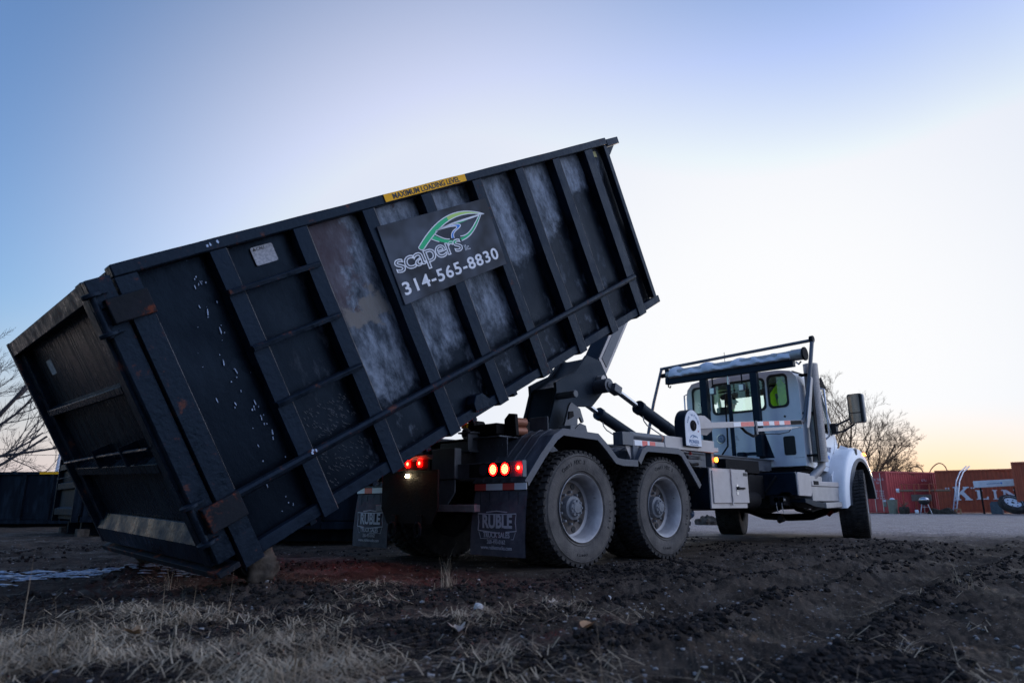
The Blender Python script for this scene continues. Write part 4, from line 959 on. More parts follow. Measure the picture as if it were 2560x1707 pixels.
mb.prism([tuple(elb+n2-d2*.1), tuple(elb-n2-d2*.1), tuple(hk-n2), tuple(hk+n2)], 1.08, 1.28, 'y'); mb.build('hook_arm', ARMM, arm, .005)
MB().tube([(hk.x, 1.18, hk.y), (hk.x-.14, 1.18, hk.y+.03), (hk.x-.22, 1.18, hk.y-.08), (hk.x-.14, 1.18, hk.y-.18)], .045).build('hook', ARMM, arm)
MB().cyl((.80, .70, 1.74), (.80, .96, 1.74), .042, n=8).build('arm_stub', GREYP, arm, .004)
MB().cyl((1.52, .78, 1.93), (1.52, 1.0, 1.93), .085, n=28).cyl((1.52, .775, 1.93), (1.52, .765, 1.93), .045, n=16).build('arm_pivot', GREYP, arm, .004)
MB().cyl((1.55, .88, 2.02), (1.55, .97, 2.02), .05, n=20).build('arm_pin', STEEL, arm, .003)
def ram(y, a, b, c, name='lift_cylinder'):
    """rod a->b, barrel b->c in the XZ plane at y"""
    v = lambda p: (p[0], y, p[1]); d = (Vector(v(c))-Vector(v(a))).normalized()
    o = MB().cyl(v(b), v(c), .078, n=36).cyl(Vector(v(b))-d*.012, Vector(v(b))+d*.05, .088, n=36).cyl(Vector(v(b))+d*.58, Vector(v(b))+d*.60, .082, n=36).build(name, ARMM, T, .004)
    MB().cyl(v(a), v(b), .034, n=24).build('piston_rod', RODM, o)
    MB().box(-.07, .07, -.055, .055, -.05, .05, Matrix.Translation(v(a)) @ d.to_track_quat('X', 'Z').to_matrix().to_4x4()).build('rod_clevis', GREYP, o, .006)
    p = Vector(v(b))+d*.08; q = Vector((0, 0, -1))
    MB().tube([p-Vector((0,0,.05)), p+Vector((.0, -.02, -.14)), p+Vector((.05, -.03, -.19)), p+d*.28+Vector((0, -.03, -.17)), p+d*.5+Vector((0, -.03, -.16)), p+d*.75+Vector((0, -.03, -.15))], .008).build('hydraulic_line', STEEL, o)
ram(.76, (1.60, 1.885), (2.07, 1.715), (3.2, 1.33))
ram(1.62, (1.75, 1.98), (2.37, 1.745), (3.6, 1.33))
# latch cluster at the foot of the arm
lat = MB().prism([(.74, 1.28), (.70, 1.36), (.80, 1.62), (.84, 1.66), (.99, 1.60), (1.05, 1.46), (1.02, 1.44), (.98, 1.50), (.94, 1.48), (.93, 1.28)], .80, .83, 'y').build('latch_plate', GREYP, T, .004)
MB().cyl((.80, .76, 1.33), (.80, .84, 1.33), .03, n=20).cyl((.88, .76, 1.33), (.88, .84, 1.33), .028, n=20).build('latch_pin', STEEL, lat, .003)
MB().prism([(.74, 1.24), (.76, 1.34), (.86, 1.42), (.96, 1.40), (1.0, 1.28), (.98, 1.22)], .70, .72, 'y').build('latch_cam', GREYP, lat, .004)
MB().prism([(.77, 1.46), (.86, 1.50), (.85, 1.56), (.78, 1.55)], .785, .799, 'y').build('latch_spring_box', DARK, lat, .003)

# ---- near side body rail with tarp arm
B('side_rail', TAUPE, 1.445, 2.50, .005, .11, 1.135, 1.272)
B('side_rail_lower', TAUPE, .86, 1.443, .012, .10, 1.130, 1.195)
for i, (x0, x1, m) in enumerate(((.885, 1.02, REFW), (1.021, 1.115, REFR), (1.116, 1.155, REFW), (1.156, 1.26, REFR))): B('reflective_tape', m, x0, x1, .008, .0112, 1.136, 1.189, bev=0)
MB().cyl((.84, .05, 1.236), (1.43, .05, 1.236), .040, n=28).build('tarp_ram', GREYP, T)
MB().cyl((1.405, .05, 1.236), (1.425, .05, 1.236), .042, n=28).build('tarp_ram_cap', COPPER, T)
B('ram_bracket', GREYP, .67, .86, .0, .12, 1.128, 1.262)
mb = MB(); mb.box(.845, .93, .0, .085, .972, 1.128); mb.build('fender_post', GREYP, T, .005)
mb = MB(); mb.prism([(.75, 1.127), (.844, 1.127), (.844, .99)], .03, .04, 'y').prism([(.931, 1.127), (1.05, 1.127), (.931, .99)], .03, .04, 'y'); mb.build('post_gusset', TAUPE, T, .002)
B('rear_stop', GREYP, .40, .47, .45, .62, 1.18, 1.34)
for yy in (2.33,):
    B('side_rail', TAUPE, .86, 2.50, yy, yy+.10, 1.135, 1.272)
hs = [(x, z) for x, z in [(1.80, 1.175), (2.15, 1.175)]]+[(1.975+.175*math.cos(R(k)), 1.425+.175*math.sin(R(k))) for k in range(0, 181, 12)]
ho = MB().prism(hs, -.03, .10, 'y').build('tarp_motor_housing', ARMM, T, .006)
hf = [(1.975+(x-1.975)*.955, 1.39+(z-1.39)*.965) for x, z in hs]
pf = MB().prism(hf, -.036, -.0315, 'y').build('maker_plate', WHT, ho, .001)
MB().lathe([(0, -.055), (.022, -.055), (.024, -.047), (.034, -.047), (.036, -.056), (.044, -.056), (.046, -.046), (.060, -.046), (.062, -.036)], 28, Matrix.Translation((1.977, 0, 1.416))).build('motor_sprocket', DARK, pf)
LB = mat('slate_blue_lettering', (.10,.18,.34), rough=.5); LR = mat('red_lettering', (.6,.12,.12), rough=.5)
mb = MB(); arc_text(mb, "RACK 'N PINION", .034, 1.977, 1.416, .118, R(165), R(15), frame((0, -.0372, 0), (1,0,0), (0,0,1))); mb.build('lettering', LB, pf, smooth=0)
text('lettering', 'PIONEER', .056, side(1.977, -.0372, 1.232), LB, pf, sx=.95, off=.001)
text('lettering', 'pioneercoversystems', .018, side(1.977, -.0372, 1.200), LB, pf, sx=1.1)
text('lettering', 'N', .030, side(2.085, -.0372, 1.355), LR, pf)
mb = MB(side(0, -.0374, 0)); stroke(mb, bez((1.90, 1.278), (1.94, 1.31), (1.98, 1.315), (2.01, 1.285), 10), .012, .0008); stroke(mb, bez((1.95, 1.275), (2.0, 1.31), (2.03, 1.30), (2.06, 1.28), 10), .010, .0008); mb.build('wave_logo', LB, pf, smooth=0)
# telescoping arm
def beam(name, a, b, hz, hy, m, par=T, bev=.003):
    a, b = Vector(a), Vector(b); d = b-a; q = d.to_track_quat('X', 'Z').to_matrix().to_4x4(); q.translation = a
    return MB().box(0, d.length, -hy, hy, -hz, hz, q).build(name, m, par, bev)
slope = lambda x: 1.430+(x-2.17)*(.275/2.92)
ta = beam('tarp_arm', (2.12, .01, slope(2.12)), (3.60, .01, slope(3.60)), .036, .030, TAUPE)
beam('tarp_arm_inner', (3.54, .01, slope(3.54)), (5.12, .01, slope(5.12)), .031, .024, TAUPE, ta)
xs = [(2.97, 3.16, 'w', .0212), (3.162, 3.34, 'r', .0212), (3.342, 3.52, 'r', .0212), (3.63, 3.80, 'w', .0152), (3.802, 3.98, 'r', .0152), (3.982, 4.14, 'w', .0152), (4.142, 4.30, 'r', .0152), (4.302, 4.46, 'w', .0152), (4.462, 4.66, 'r', .0152)]
for x0, x1, c, y in xs: beam('reflective_tape', (x0, -y, slope(x0)), (x1, -y, slope(x1)), .027, .0012, REFR if c == 'r' else REFW, ta, 0)
beam('arm_grip', (4.68, -.0155, slope(4.68)), (5.06, -.0155, slope(5.06)), .027, .0012, DARK, ta, 0)
beam('arm_joint', (3.545, -.026, slope(3.55)-.05), (3.60, -.026, slope(3.6)-.05), .09, .008, GREYP, ta)
beam('arm_ram', (3.62, .0, slope(3.62)-.082), (4.68, .0, slope(4.68)-.075), .022, .02, TAUPE, ta)
MB().cyl((4.68, 0, slope(4.68)-.075), (5.06, 0, slope(5.06)-.07), .010).build('arm_ram_rod', RODM, ta)
MB().tube([(3.2, .0, slope(3.2)-.03), (3.3, -.01, slope(3.3)-.10), (3.5, -.01, slope(3.5)-.16), (3.6, -.01, slope(3.6)-.14)], .018).build('hose', DARK, ta)
MB().tube([(3.62, -.01, slope(3.62)-.13), (3.9, -.01, slope(3.9)-.14), (4.3, -.01, slope(4.3)-.15), (4.6, -.01, slope(4.6)-.13), (4.66, -.01, slope(4.66)-.1)], .006).build('hose', DARK, ta)
mb = MB(); mb.prism([(2.30, 1.36), (2.62, 1.36), (2.78, 1.44), (2.74, 1.55), (2.60, 1.60), (2.30, 1.58)], .16, .18, 'y'); mb.build('arm_shield', TAUPE, T, .004)
up_ = MB().tube([(5.10, .0, 1.70), (5.20, -.02, 1.80), (5.47, -.035, 2.42), (5.69, -.05, 3.03)], .030, n=10).build('tarp_upright', GREYP, T)
MB().prism([(5.09, 1.62), (5.16, 1.62), (5.27, 1.80), (5.50, 2.40), (5.44, 2.42), (5.16, 1.80)], -.075, -.060, 'y').build('upright_plate', STEEL, up_, .003)
MB().tube([(4.80, 2.50, 1.45), (4.85, 2.50, 1.73), (5.08, 2.52, 2.25), (5.42, 2.54, 2.90)], .026, n=10).build('tarp_upright', GREYP, T)
MB().tube([(5.69, -.05, 3.035), (5.42, 2.56, 2.905)], .027, n=12).build('tarp_bar', GREYP, T)
MB().cyl((5.69, -.075, 3.05), (5.69, -.02, 3.05), .055, n=20).build('bar_end_wheel', DARK, T, .004)
# ---- tarp gantry over the cab
X0 = 5.36
gb = B('gantry_beam', ARMM, X0-.05, X0+.05, .13, 2.41, 2.595, 2.69)
rl = MB().cyl((X0, -.03, 2.768), (X0, 2.38, 2.768), .075, n=28).build('tarp_roller', STEEL, gb)
def tarp():
    ny, na = 60, 18; vs = []; fs = []; rs = random.Random(3)
    for i in range(ny+1):
        t = i/ny; y = .155+(2.31-.155)*t
        top = 2.845+.022*math.sin(t*21)*(.3+t)+.012*math.sin(t*47+1)+.025*t; bot = 2.700-.01*t
        for k in range(na):
            a = 2*math.pi*k/na; zz = (top+bot)/2+(top-bot)/2*math.copysign(abs(math.sin(a))**.6, math.sin(a)); xx = X0+(.085+.012*math.sin(t*33+a*2)+.008*math.sin(t*71+a*3))*math.cos(a)
            vs.append((xx+.11*((zz-bot)/(top-bot)-.5), y+.01*math.sin(a*3+t*20), zz))
    for i in range(ny):
        for k in range(na): fs.append((i*na+k, (i+1)*na+k, (i+1)*na+(k+1) % na, i*na+(k+1) % na))
    fs += [tuple(range(na)), tuple(ny*na+k for k in range(na))]
    return MB().add(vs, fs).build('rolled_tarp', TARP, gb)
tarp()
MB().cyl((X0, -.06, 2.768), (X0, -.032, 2.768), .105, n=28).build('roller_end_plate', DARK, gb, .004)
MB().cyl((X0, -.02, 2.768), (X0, .15, 2.768), .088, n=28).build('tarp_roll_end', STEEL, gb, .004)
B('roller_end_bracket', ARMM, X0-.06, X0+.06, 2.335, 2.40, 2.60, 2.86, parent=gb)
MB().tube([(X0, 2.40, 2.77), (X0-.02, 2.50, 2.76)], .04).build('far_pivot', DARK, gb)
MB().tube([(X0-.03, 2.36, 2.60), (X0-.03, 2.36, 2.55), (X0-.03, 2.33, 2.53), (X0-.03, 2.31, 2.56)], .012).build('tarp_eye', DARK, gb)
MB().tube([(X0, .10, 2.66), (X0, .06, 2.62), (X0, .02, 2.66)], .014).build('tarp_eye', CHROME, gb)
p1 = B('gantry_post', ARMM, X0-.05, X0+.05, .735, .845, 1.26, 2.593)
MB().prism([(.60, 1.232), (.846, 1.232), (.846, 1.75), (.76, 1.75)], X0+.052, X0+.064, 'x').build('post_foot', ARMM, p1, .003)
B('gantry_post', ARMM, X0-.05, X0+.05, 1.625, 1.745, 1.23, 2.593)
p3 = MB().cyl((X0, 1.235, 1.26), (X0, 1.24, 2.45), .033, n=20).build('mast_ram', ARMM, T)
MB().cyl((X0, 1.24, 2.45), (X0, 1.24, 2.59), .020, n=16).build('mast_rod', RODM, p3)
MB().tube([(X0-.04, 1.30, 2.3), (X0-.05, 1.30, 1.7), (X0-.05, 1.31, 1.45), (X0-.05, 1.45, 1.28), (X0-.05, 1.7, 1.25)], .014).build('hose', DARK, p3)
B('gantry_foot', ARMM, X0-.08, X0+.06, 1.04, 1.14, 1.225, 1.34)
B('gantry_cross_bar', ARMM, X0-.03, X0+.03, .846, 1.18, 1.285, 1.335)
for y in (.98, 1.5):
    q = B('work_lamp', GREYP, X0-.09, X0-.03, y-.045, y+.045, 2.31, 2.42)
    MB().box(X0-.096, X0-.0905, y-.037, y+.037, 2.318, 2.412).build('lamp_lens', ALU, q, .002)
    MB().tube([(X0-.05, y, 2.42), (X0-.05, y, 2.595)], .012).build('lamp_stem', DARK, q)

# ================================================================ CAB
CX = 5.68
cab = empty('cab', (0,0,0), T)
wins = [rrect(.41, .712, 2.05, 2.555, .075), rrect(.785, 1.705, 2.03, 2.53, .075), rrect(1.775, 2.088, 2.06, 2.51, .075)]
out_ = [(.225, 1.11), (.80, 1.11), (.80, 1.09), (2.215, 1.09), (2.215, 2.36), (2.19, 2.50), (2.10, 2.60), (1.9, 2.635), (1.22, 2.655), (.54, 2.635), (.34, 2.60), (.25, 2.50), (.225, 2.36)]
Fx = frame((CX, 0, 0), (0,1,0), (0,0,1))
MB(Fx).mesh_in(plate_mesh(out_, wins, .03)).build('rear_wall', WHITE, cab)
for wn_ in wins:
    cxm = sum(p[0] for p in wn_)/len(wn_); czm = sum(p[1] for p in wn_)/len(wn_)
    g = [(p[0]+(.018 if p[0] > cxm else -.018), p[1]+(.018 if p[1] > czm else -.018)) for p in wn_]
    inn = [(p[0]+(-.014 if p[0] > cxm else .014), p[1]+(-.014 if p[1] > czm else .014)) for p in wn_]
    wo = MB(frame((CX-.018, 0, 0), (0,1,0), (0,0,1))).mesh_in(plate_mesh(g, [inn], .014)).build('rear_window', BLKT, cab)
    MB(frame((CX, 0, 0), (0,1,0), (0,0,1))).mesh_in(plate_mesh(wn_, [], .004)).build('window_pane', GLASS, wo, smooth=0)
# roof
def roof():
    vs = []; fs = []; prof = [(.225, 2.36), (.25, 2.50), (.34, 2.60), (.54, 2.637), (1.22, 2.657), (1.9, 2.637), (2.10, 2.60), (2.19, 2.50), (2.215, 2.36)]
    st = [(CX+.016, 0, 0), (CX+.15, .012, 0), (6.3, .02, 0), (6.5, 0, .01), (6.62, -.07, .03)]
    for x, dz, dy in st:
        for y, z in prof: vs.append((x, 1.22+(y-1.22)*(1-dy), z+(dz if z > 2.45 else 0)))
    n = len(prof)
    for i in range(len(st)-1):
        for j in range(n-1): fs.append((i*n+j, i*n+j+1, (i+1)*n+j+1, (i+1)*n+j))
    m = len(vs); vs2 = [(x, 1.22+(y-1.22)*.975, z-.02) for x, y, z in vs]
    return MB().add(vs, fs).add(vs2, [tuple(reversed(f)) for f in fs]).build('roof', WHITE, cab, smooth=50)
roof()
# side walls with door window
for s in (0, 1):
    yy = .235 if not s else 2.205
    so_ = [(CX+.016, 1.11), (6.30, 1.05), (6.48, 1.04), (6.78, 1.25), (7.02, 1.48), (6.98, 1.56), (6.56, 2.37), (CX+.016, 2.37)]
    wh = [(6.05, 1.72), (6.80, 1.66), (6.82, 1.70), (6.52, 2.30), (6.48, 2.34), (6.05, 2.34), (6.02, 2.30), (6.02, 1.76)]
    MB(frame((0, yy, 0), (1,0,0), (0,0,1))).mesh_in(plate_mesh(so_, [wh], .02)).build('side_wall', WHITE, cab)
    wf_ = MB(frame((0, yy+(.004 if s else -.004)*3, 0), (1,0,0), (0,0,1))).mesh_in(plate_mesh([(x+(.02 if x > 6.4 else -.02), z+(.02 if z > 2 else -.02)) for x, z in wh], [wh], .012)).build('door_window', BLKT, cab)
    MB(frame((0, yy, 0), (1,0,0), (0,0,1))).mesh_in(plate_mesh(wh, [], .004)).build('window_pane', CLEAR, wf_, smooth=0)
    ya = yy+(.011 if s else -.011)
    mb = MB(frame((0, ya, 0), (1,0,0), (0,0,1)))
    stroke(mb, [(5.98, 2.35), (5.98, 1.2), (6.1, 1.13), (6.55, 1.12), (6.86, 1.42), (6.9, 1.62)], .006, .001)
    mb.build('door_seam', BLKT, cab, smooth=0)
    MB().tube([(6.44, ya, 2.40), (6.45, ya+(.09 if s else -.09), 2.36), (6.46, ya+(.09 if s else -.09), 1.60), (6.40, ya, 1.52)], .017, n=12).build('grab_handle', CHROME, cab)
MB(frame((0, .222, 0), (1,0,0), (0,0,1))).mesh_in(text_mesh('Ryan', .22, off=.004)).build('tmp_lettering', LB, cab) if False else None
text('door_lettering', 'our', .17, side(6.60, .2225, 1.41), mat('navy_lettering', (.03,.05,.12), rough=.4), cab, sx=.9, off=.003)
MB(side(0, .2225, 0)).prism(circle(6.58, 1.27, .025, 16, .035), 0, .001, 'z').build('door_sticker', BLUE, cab)
B('cab_floor', DARK, CX+.02, 6.98, .26, 2.18, 1.06, 1.10, parent=cab)
B('cab_underside', DARK, CX+.02, 6.9, .34, 2.1, .98, 1.055, parent=cab)
# windscreen, pillars, visor, dash
ws_ = [(6.98, .27, 1.54), (6.98, 2.17, 1.54), (6.60, 2.12, 2.54), (6.60, .32, 2.54)]
mb = MB().add(ws_+[(x+.01, y, z) for x, y, z in ws_], [(0,1,2,3), (7,6,5,4)]); mb.build('windscreen', CLEAR, cab, smooth=0)
for y0, y1 in ((.25, .32), (2.19, 2.12)):
    MB().tube([(7.0, y0, 1.50), (6.60, y1, 2.57)], .035).build('pillar', WHITE, cab)
MB().prism([(6.55, 2.56), (6.70, 2.60), (6.90, 2.46), (6.86, 2.45), (6.68, 2.565), (6.55, 2.53)], .26, 2.18, 'y').build('sun_visor', DARK, cab, .004)
MB().prism([(6.52, 2.44), (6.60, 2.60), (6.80, 2.40), (6.74, 2.40)], .215, .228, 'y').build('side_visor', DARK, cab, .003)
B('dashboard', DARK, 6.75, 7.0, .28, 2.16, 1.2, 1.58, parent=cab)
MB().tube([(6.62+.10*math.cos(a)*.4, 1.75+.2*math.sin(a), 1.68+.2*math.cos(a)) for a in [2*math.pi*i/24 for i in range(25)]], .014).build('steering_wheel', DARK, cab)
B('cab_liner', mat('grey_headliner', (.10,.11,.11), rough=.9), CX+.03, 6.55, .30, 2.14, 2.585, 2.60, parent=cab)
for y, nm in ((1.72, 'd'), (.60, 'p')):
    s_ = MB().box(5.98, 6.10, y-.24, y+.24, 1.45, 2.02).build('seat_back', SEATM, cab, .04, seg=3)
    MB().box(6.11, 6.5, y-.24, y+.24, 1.38, 1.50).build('seat', SEATM, cab, .03, seg=3)
    MB().box(5.99, 6.08, y-.12, y+.12, 2.03, 2.19).build('headrest', SEATM, s_, .03, seg=3)
# rear wall fittings
MB().prism(rrect(.36, .545, 1.28, 1.575, .03), CX-.022, CX-.016, 'x').build('vent_panel', BLKT, cab, .003)
bd = MB().cyl((CX-.016, 1.608, 1.61), (CX-.024, 1.608, 1.61), .080, n=32).build('emblem', CHROME, cab, .002)
MB(rear(CX-.0245, 1.608, 1.61)).prism(circle(0, 0, .066, 28), 0, .001, 'z').build('emblem_face', mat('slate_emblem_face', (.22,.30,.40), rough=.4), bd)
mb = MB(rear(CX-.026, 1.608, 1.61)); stroke(mb, bez((-.04, -.03), (-.05, .05), (.04, .05), (.03, 0), 12), .010, .001); stroke(mb, bez((.03, 0), (.02, -.04), (-.02, -.03), (-.01, 0), 12), .008, .001); mb.build('emblem_swirl', WHT, bd, smooth=0)
MB().cyl((CX-.016, .485, 1.885), (CX-.020, .485, 1.885), .018, n=16).build('rubber_plug', BLKT, cab)
mb = MB(); mb.box(CX-.0175, CX-.0155, .24, .40, 1.235, 1.238); mb.build('panel_seam', BLKT, cab)
MB().tube([(6.1, 2.15, 2.63), (6.1, 2.15, 3.0)], .004).build('antenna', DARK, cab)
MB().tube([(5.95, 1.58, 2.66), (5.95, 1.58, 3.14)], .005).build('antenna', DARK, cab)
MB().tube([(5.75, 2.235, 2.45), (5.70, 2.28, 2.42), (5.70, 2.28, 1.5), (5.75, 2.235, 1.45)], .014).build('grab_handle', CHROME, cab)

# exhaust stack with a pierced guard
ex = MB().cyl((5.90, .10, 1.17), (5.90, .10, 2.62), .085, n=32, cap=False).build('exhaust_stack', DARK, T)
def guard():
    mb = MB(); n, m = 18, 40; r = .108
    z0, z1 = 1.18, 2.69
    for j in range(m):
        for i in range(n):
            a = 2*math.pi*(i+.5*(j % 2))/n; z = z0+(z1-z0)*(j+.5)/m
            # short bridging strips leave a lattice with holes
            w_ = 2*math.pi/n*.5; hz = (z1-z0)/m*.5
            t = Vector((-math.sin(a), math.cos(a), 0)); c = Vector((5.90+r*math.cos(a), .10+r*math.sin(a), z))
            mb.add([c-t*r*w_*.98+Vector((0,0,-hz*.42)), c+t*r*w_*.98+Vector((0,0,-hz*.42)), c+t*r*w_*.98+Vector((0,0,hz*.42)), c-t*r*w_*.98+Vector((0,0,hz*.42))], [(0,1,2,3)])
            mb.add([c-t*r*w_*.42+Vector((0,0,-hz*1.6)), c+t*r*w_*.42+Vector((0,0,-hz*1.6)), c+t*r*w_*.42+Vector((0,0,hz*1.6)), c-t*r*w_*.42+Vector((0,0,hz*1.6))], [(0,1,2,3)])
    for z in (z0, z1): mb.lathe([(r+.002, z-.012), (r+.002, z+.012)], 46, frame((5.90, .10, 0), (1,0,0), (0,0,1)))
    return mb.build('exhaust_guard', STEEL, ex, smooth=0)
guard()
MB().tube([(5.93, .10, 1.20), (5.92, .10, 1.10), (5.84, .14, 1.02), (5.72, .20, .92), (5.66, .25, .80)], .058, n=20).build('exhaust_elbow', STEEL, ex)
MB().prism([(5.70, 1.18), (5.79, 1.18), (5.82, 2.62), (5.73, 2.62)], .05, .065, 'y').build('stack_bracket', DARK, ex, .003)
for z in (1.25, 1.9, 2.5): MB().box(5.70, 5.80, .07, .22, z, z+.03).build('stack_clamp', DARK, ex)
# mirror
mr = MB().prism(rrect(-.345, -.10, 1.81, 2.28, .035), 6.75, 6.83, 'x').build('side_mirror', mat('grey_mirror_shell', (.13,.135,.14), (.20,.205,.21), .4), T, .01, seg=3)
MB().prism(rrect(-.30, -.12, 1.98, 2.27, .02), 6.743, 6.748, 'x').build('mirror_pane', MIRR, mr)
MB().prism(rrect(-.30, -.12, 1.82, 1.965, .02), 6.743, 6.748, 'x').build('convex_mirror_pane', MIRR, mr)
MB().prism(rrect(-.325, -.105, 1.808, 2.283, .03), 6.7485, 6.7505, 'x').build('mirror_bezel', BLKT, mr)
MB().tube([(6.85, .20, 1.78), (6.82, .0, 1.86), (6.80, -.13, 1.90)], .017).tube([(6.85, .20, 1.68), (6.82, .02, 1.70), (6.80, -.16, 1.80)], .017).build('mirror_arm', BLKT, mr)
B('mirror_base', BLKT, 6.80, 6.90, .14, .223, 1.66, 1.84, parent=mr)
# far mirror
B('side_mirror', BLKT, 6.75, 6.84, 2.66, 2.88, 1.8, 2.2, bev=.02)
MB().tube([(6.85, 2.22, 1.8), (6.8, 2.7, 1.9)], .017).build('mirror_arm', BLKT, T)

# hood, fenders
mb = MB()
secs = [(6.96, .55, 1.89, 1.54, 1.0), (7.15, .56, 1.88, 1.51, .9), (7.5, .62, 1.82, 1.43, .8), (7.85, .72, 1.72, 1.30, .7), (7.95, .80, 1.64, 1.18, .7)]
vs = []; fs = []
for x, a, b, zt_, zb_ in secs:
    vs += [(x, a-.06, zb_), (x, a-.04, zt_-.25), (x, a+.03, zt_-.07), (x, a+.14, zt_), (x, 1.22, zt_+.03), (x, b-.14, zt_), (x, b-.03, zt_-.07), (x, b+.04, zt_-.25), (x, b+.06, zb_)]
for i in range(4):
    for j in range(8): fs.append((i*9+j, i*9+j+1, i*9+10+j, i*9+9+j))
fs += [tuple(range(9)), tuple(range(36, 45))]
MB().add(vs, fs).build('hood', WHITE, T, smooth=50)
B('grille', CHROME, 7.955, 7.98, .85, 1.59, .72, 1.2)
B('front_bumper', CHROME, 8.0, 8.1, .55, 1.89, .45, .75, bev=.03)
def front_fender(s):
    fy = (lambda y: 2.44-y) if s else (lambda y: y)
    cx_, cz_ = 7.16, .52; n = 26; y_o, y_i = -.03, .62
    def arc(rl, rf, rz, a0, a1): 
        o = []
        for k in range(n+1):
            c_, s_ = math.cos(R(a0+(a1-a0)*k/n)), math.sin(R(a0+(a1-a0)*k/n)); o.append((cx_+(rf if c_ > 0 else rl)*c_, cz_+rz*s_))
        return o
    top = arc(.80, .68, .93, 183, 8); inn = arc(.45, .53, .70, 180, 8); flo = arc(.66, .575, .755, 180, 8)
    # top skin, rounded shoulder
    vs = []; fs = []
    rows = [(0, 1.0, y_o-.0), (0, 1.0, y_o+.03)]
    skin = []
    for f_, y in ((.915, y_o-.005), (.965, y_o), (.99, y_o+.04), (1.0, y_o+.12), (1.0, .35), (.985, y_i)):
        skin.append([(cx_+(p[0]-cx_)*f_, fy(y), cz_+(p[1]-cz_)*f_) for p in top])
    for r_ in skin: vs += r_
    m = n+1
    for i in range(len(skin)-1):
        for j in range(n): fs.append((i*m+j, i*m+j+1, (i+1)*m+j+1, (i+1)*m+j))
    fo = MB().add(vs, fs).build('front_fender', WHITE, T, smooth=60)
    # outer face between flare and shoulder
    vs = [(p[0], fy(y_o-.028), p[1]) for p in flo]+[(cx_+(p[0]-cx_)*.915, fy(y_o-.005), cz_+(p[1]-cz_)*.915) for p in top]
    MB().add(vs, [(j, j+1, m+j+1, m+j) for j in range(n)]).build('fender_side', WHITE, fo, smooth=60)
    # grey flare band
    vs = [(p[0], fy(y_o-.03), p[1]) for p in inn]+[(p[0], fy(y_o-.034), p[1]) for p in flo]+[(p[0], fy(y_o+.02), p[1]) for p in flo]
    MB().add(vs, [(j, j+1, m+j+1, m+j) for j in range(n)]+[(m+j, m+j+1, 2*m+j+1, 2*m+j) for j in range(n)]).build('fender_flare', GREYP, fo, smooth=60)
    # black liner
    vs = [(p[0], fy(y_o-.029), p[1]) for p in inn]+[(p[0], fy(y_i), p[1]) for p in inn]
    MB().add(vs, [(j, j+1, m+j+1, m+j) for j in range(n)]).build('fender_liner', BLKT, fo, smooth=60)
    # cowl side joining cab and fender
    a_ = [(6.40, fy(.20), 1.42), (6.99, fy(.10), 1.475), (7.02, fy(.5), 1.50), (6.38, fy(.22), .62), (6.55, fy(-.02), .62)]
    wv = [(cx_+(p[0]-cx_)*.98, p[1]) for p in top[:9]]
    pts = [(6.395, .56), (6.395, .98), (6.48, 1.03), (6.80, 1.27), (7.02, 1.47), (7.05, 1.44), (6.86, 1.33), (6.60, 1.08), (6.46, .80), (6.42, .56)]
    MB().prism(pts, fy(.14), fy(.16), 'y').build('cowl_panel', WHITE, fo, .004)
    mb = MB(); q = [(6.385, .56, .16), (6.44, .56, .02), (6.46, .80, .02), (6.56, 1.06, .02), (6.80, 1.33, .02), (6.99, 1.43, .04), (7.02, 1.49, .18), (6.80, 1.29, .20), (6.50, 1.04, .20), (6.40, .9, .19)]
    mb.add([(x, fy(y), z) for x, z, y in q], [tuple(range(10))]); mb.build('cowl_corner', WHITE, fo, smooth=0)
    MB().sphere((7.45, fy(-.02), 1.345), .05, (1.7, .5, .6)).build('turn_signal', AMB if not s else BLKT, fo)
    B('hood_latch', BLKT, 7.02, 7.10, min(fy(-.045), fy(-.02)), max(fy(-.045), fy(-.02)), 1.28, 1.42, parent=fo)
    # mud guard hanging at the front of the wheel arch
    B('arch_skirt', BLKT, 7.70, 7.72, min(fy(.0), fy(.35)), max(fy(.0), fy(.35)), .62, 1.0, parent=fo)
front_fender(0); front_fender(1)

# tool box, tank, battery box, steps
tb = B('tool_box', ARMM, 2.44, 3.31, .075, .55, .492, .958)
B('tool_box_face', TAUPE, 2.432, 3.315, .055, .074, .495, .962, bev=.003, parent=tb)
td = B('tool_box_door', TAUPE, 2.47, 3.345, .038, .054, .555, .935, bev=.006, parent=tb)
MB().cyl((2.90, .030, .53), (2.90, .030, .965), .010).box(2.885, 2.915, .024, .038, .92, .96).box(2.885, 2.915, .024, .038, .53, .57).box(2.885, 2.915, .024, .038, .82, .86).box(2.885, 2.915, .024, .038, .64, .68).build('lock_rod', STEEL, td)
MB(side(0, .0375, 0)).prism(rrect(3.02, 3.065, .70, .78, .02), 0, .006, 'z').prism(rrect(3.025, 3.06, .655, .69, .015), 0, .006, 'z').build('lock_hasp', CHROME, td)
MB().box(3.045, 3.23, .020, .030, .722, .745).cyl((3.05, .038, .733), (3.05, .014, .733), .022, n=16).build('door_handle', DARK, td, .003)
MB(side(0, .0372, 0)).prism(rrect(3.22, 3.33, .885, .925, .006), 0, .001, 'z').build('maker_tag', BLKT, td)
MB().tube([(2.435, .10, .93), (2.434, .40, .52)], .012).build('side_strap', DARK, tb)
tk = MB().prism([(4.885, .655), (5.30, .645), (5.34, .70), (5.345, .93), (5.30, .972), (4.95, .985), (4.885, .98)], .05, .07, 'y').build('tank', TAUPE, T, .008)
MB().prism([(.072, .66), (.072, .94), (.10, .985), (1.05, .985), (1.05, .72), (.98, .66), (.36, .66), (.30, .70), (.20, .70), (.14, .655)], 4.878, 5.30, 'x').build('tank_body', ARMM, tk, .012)
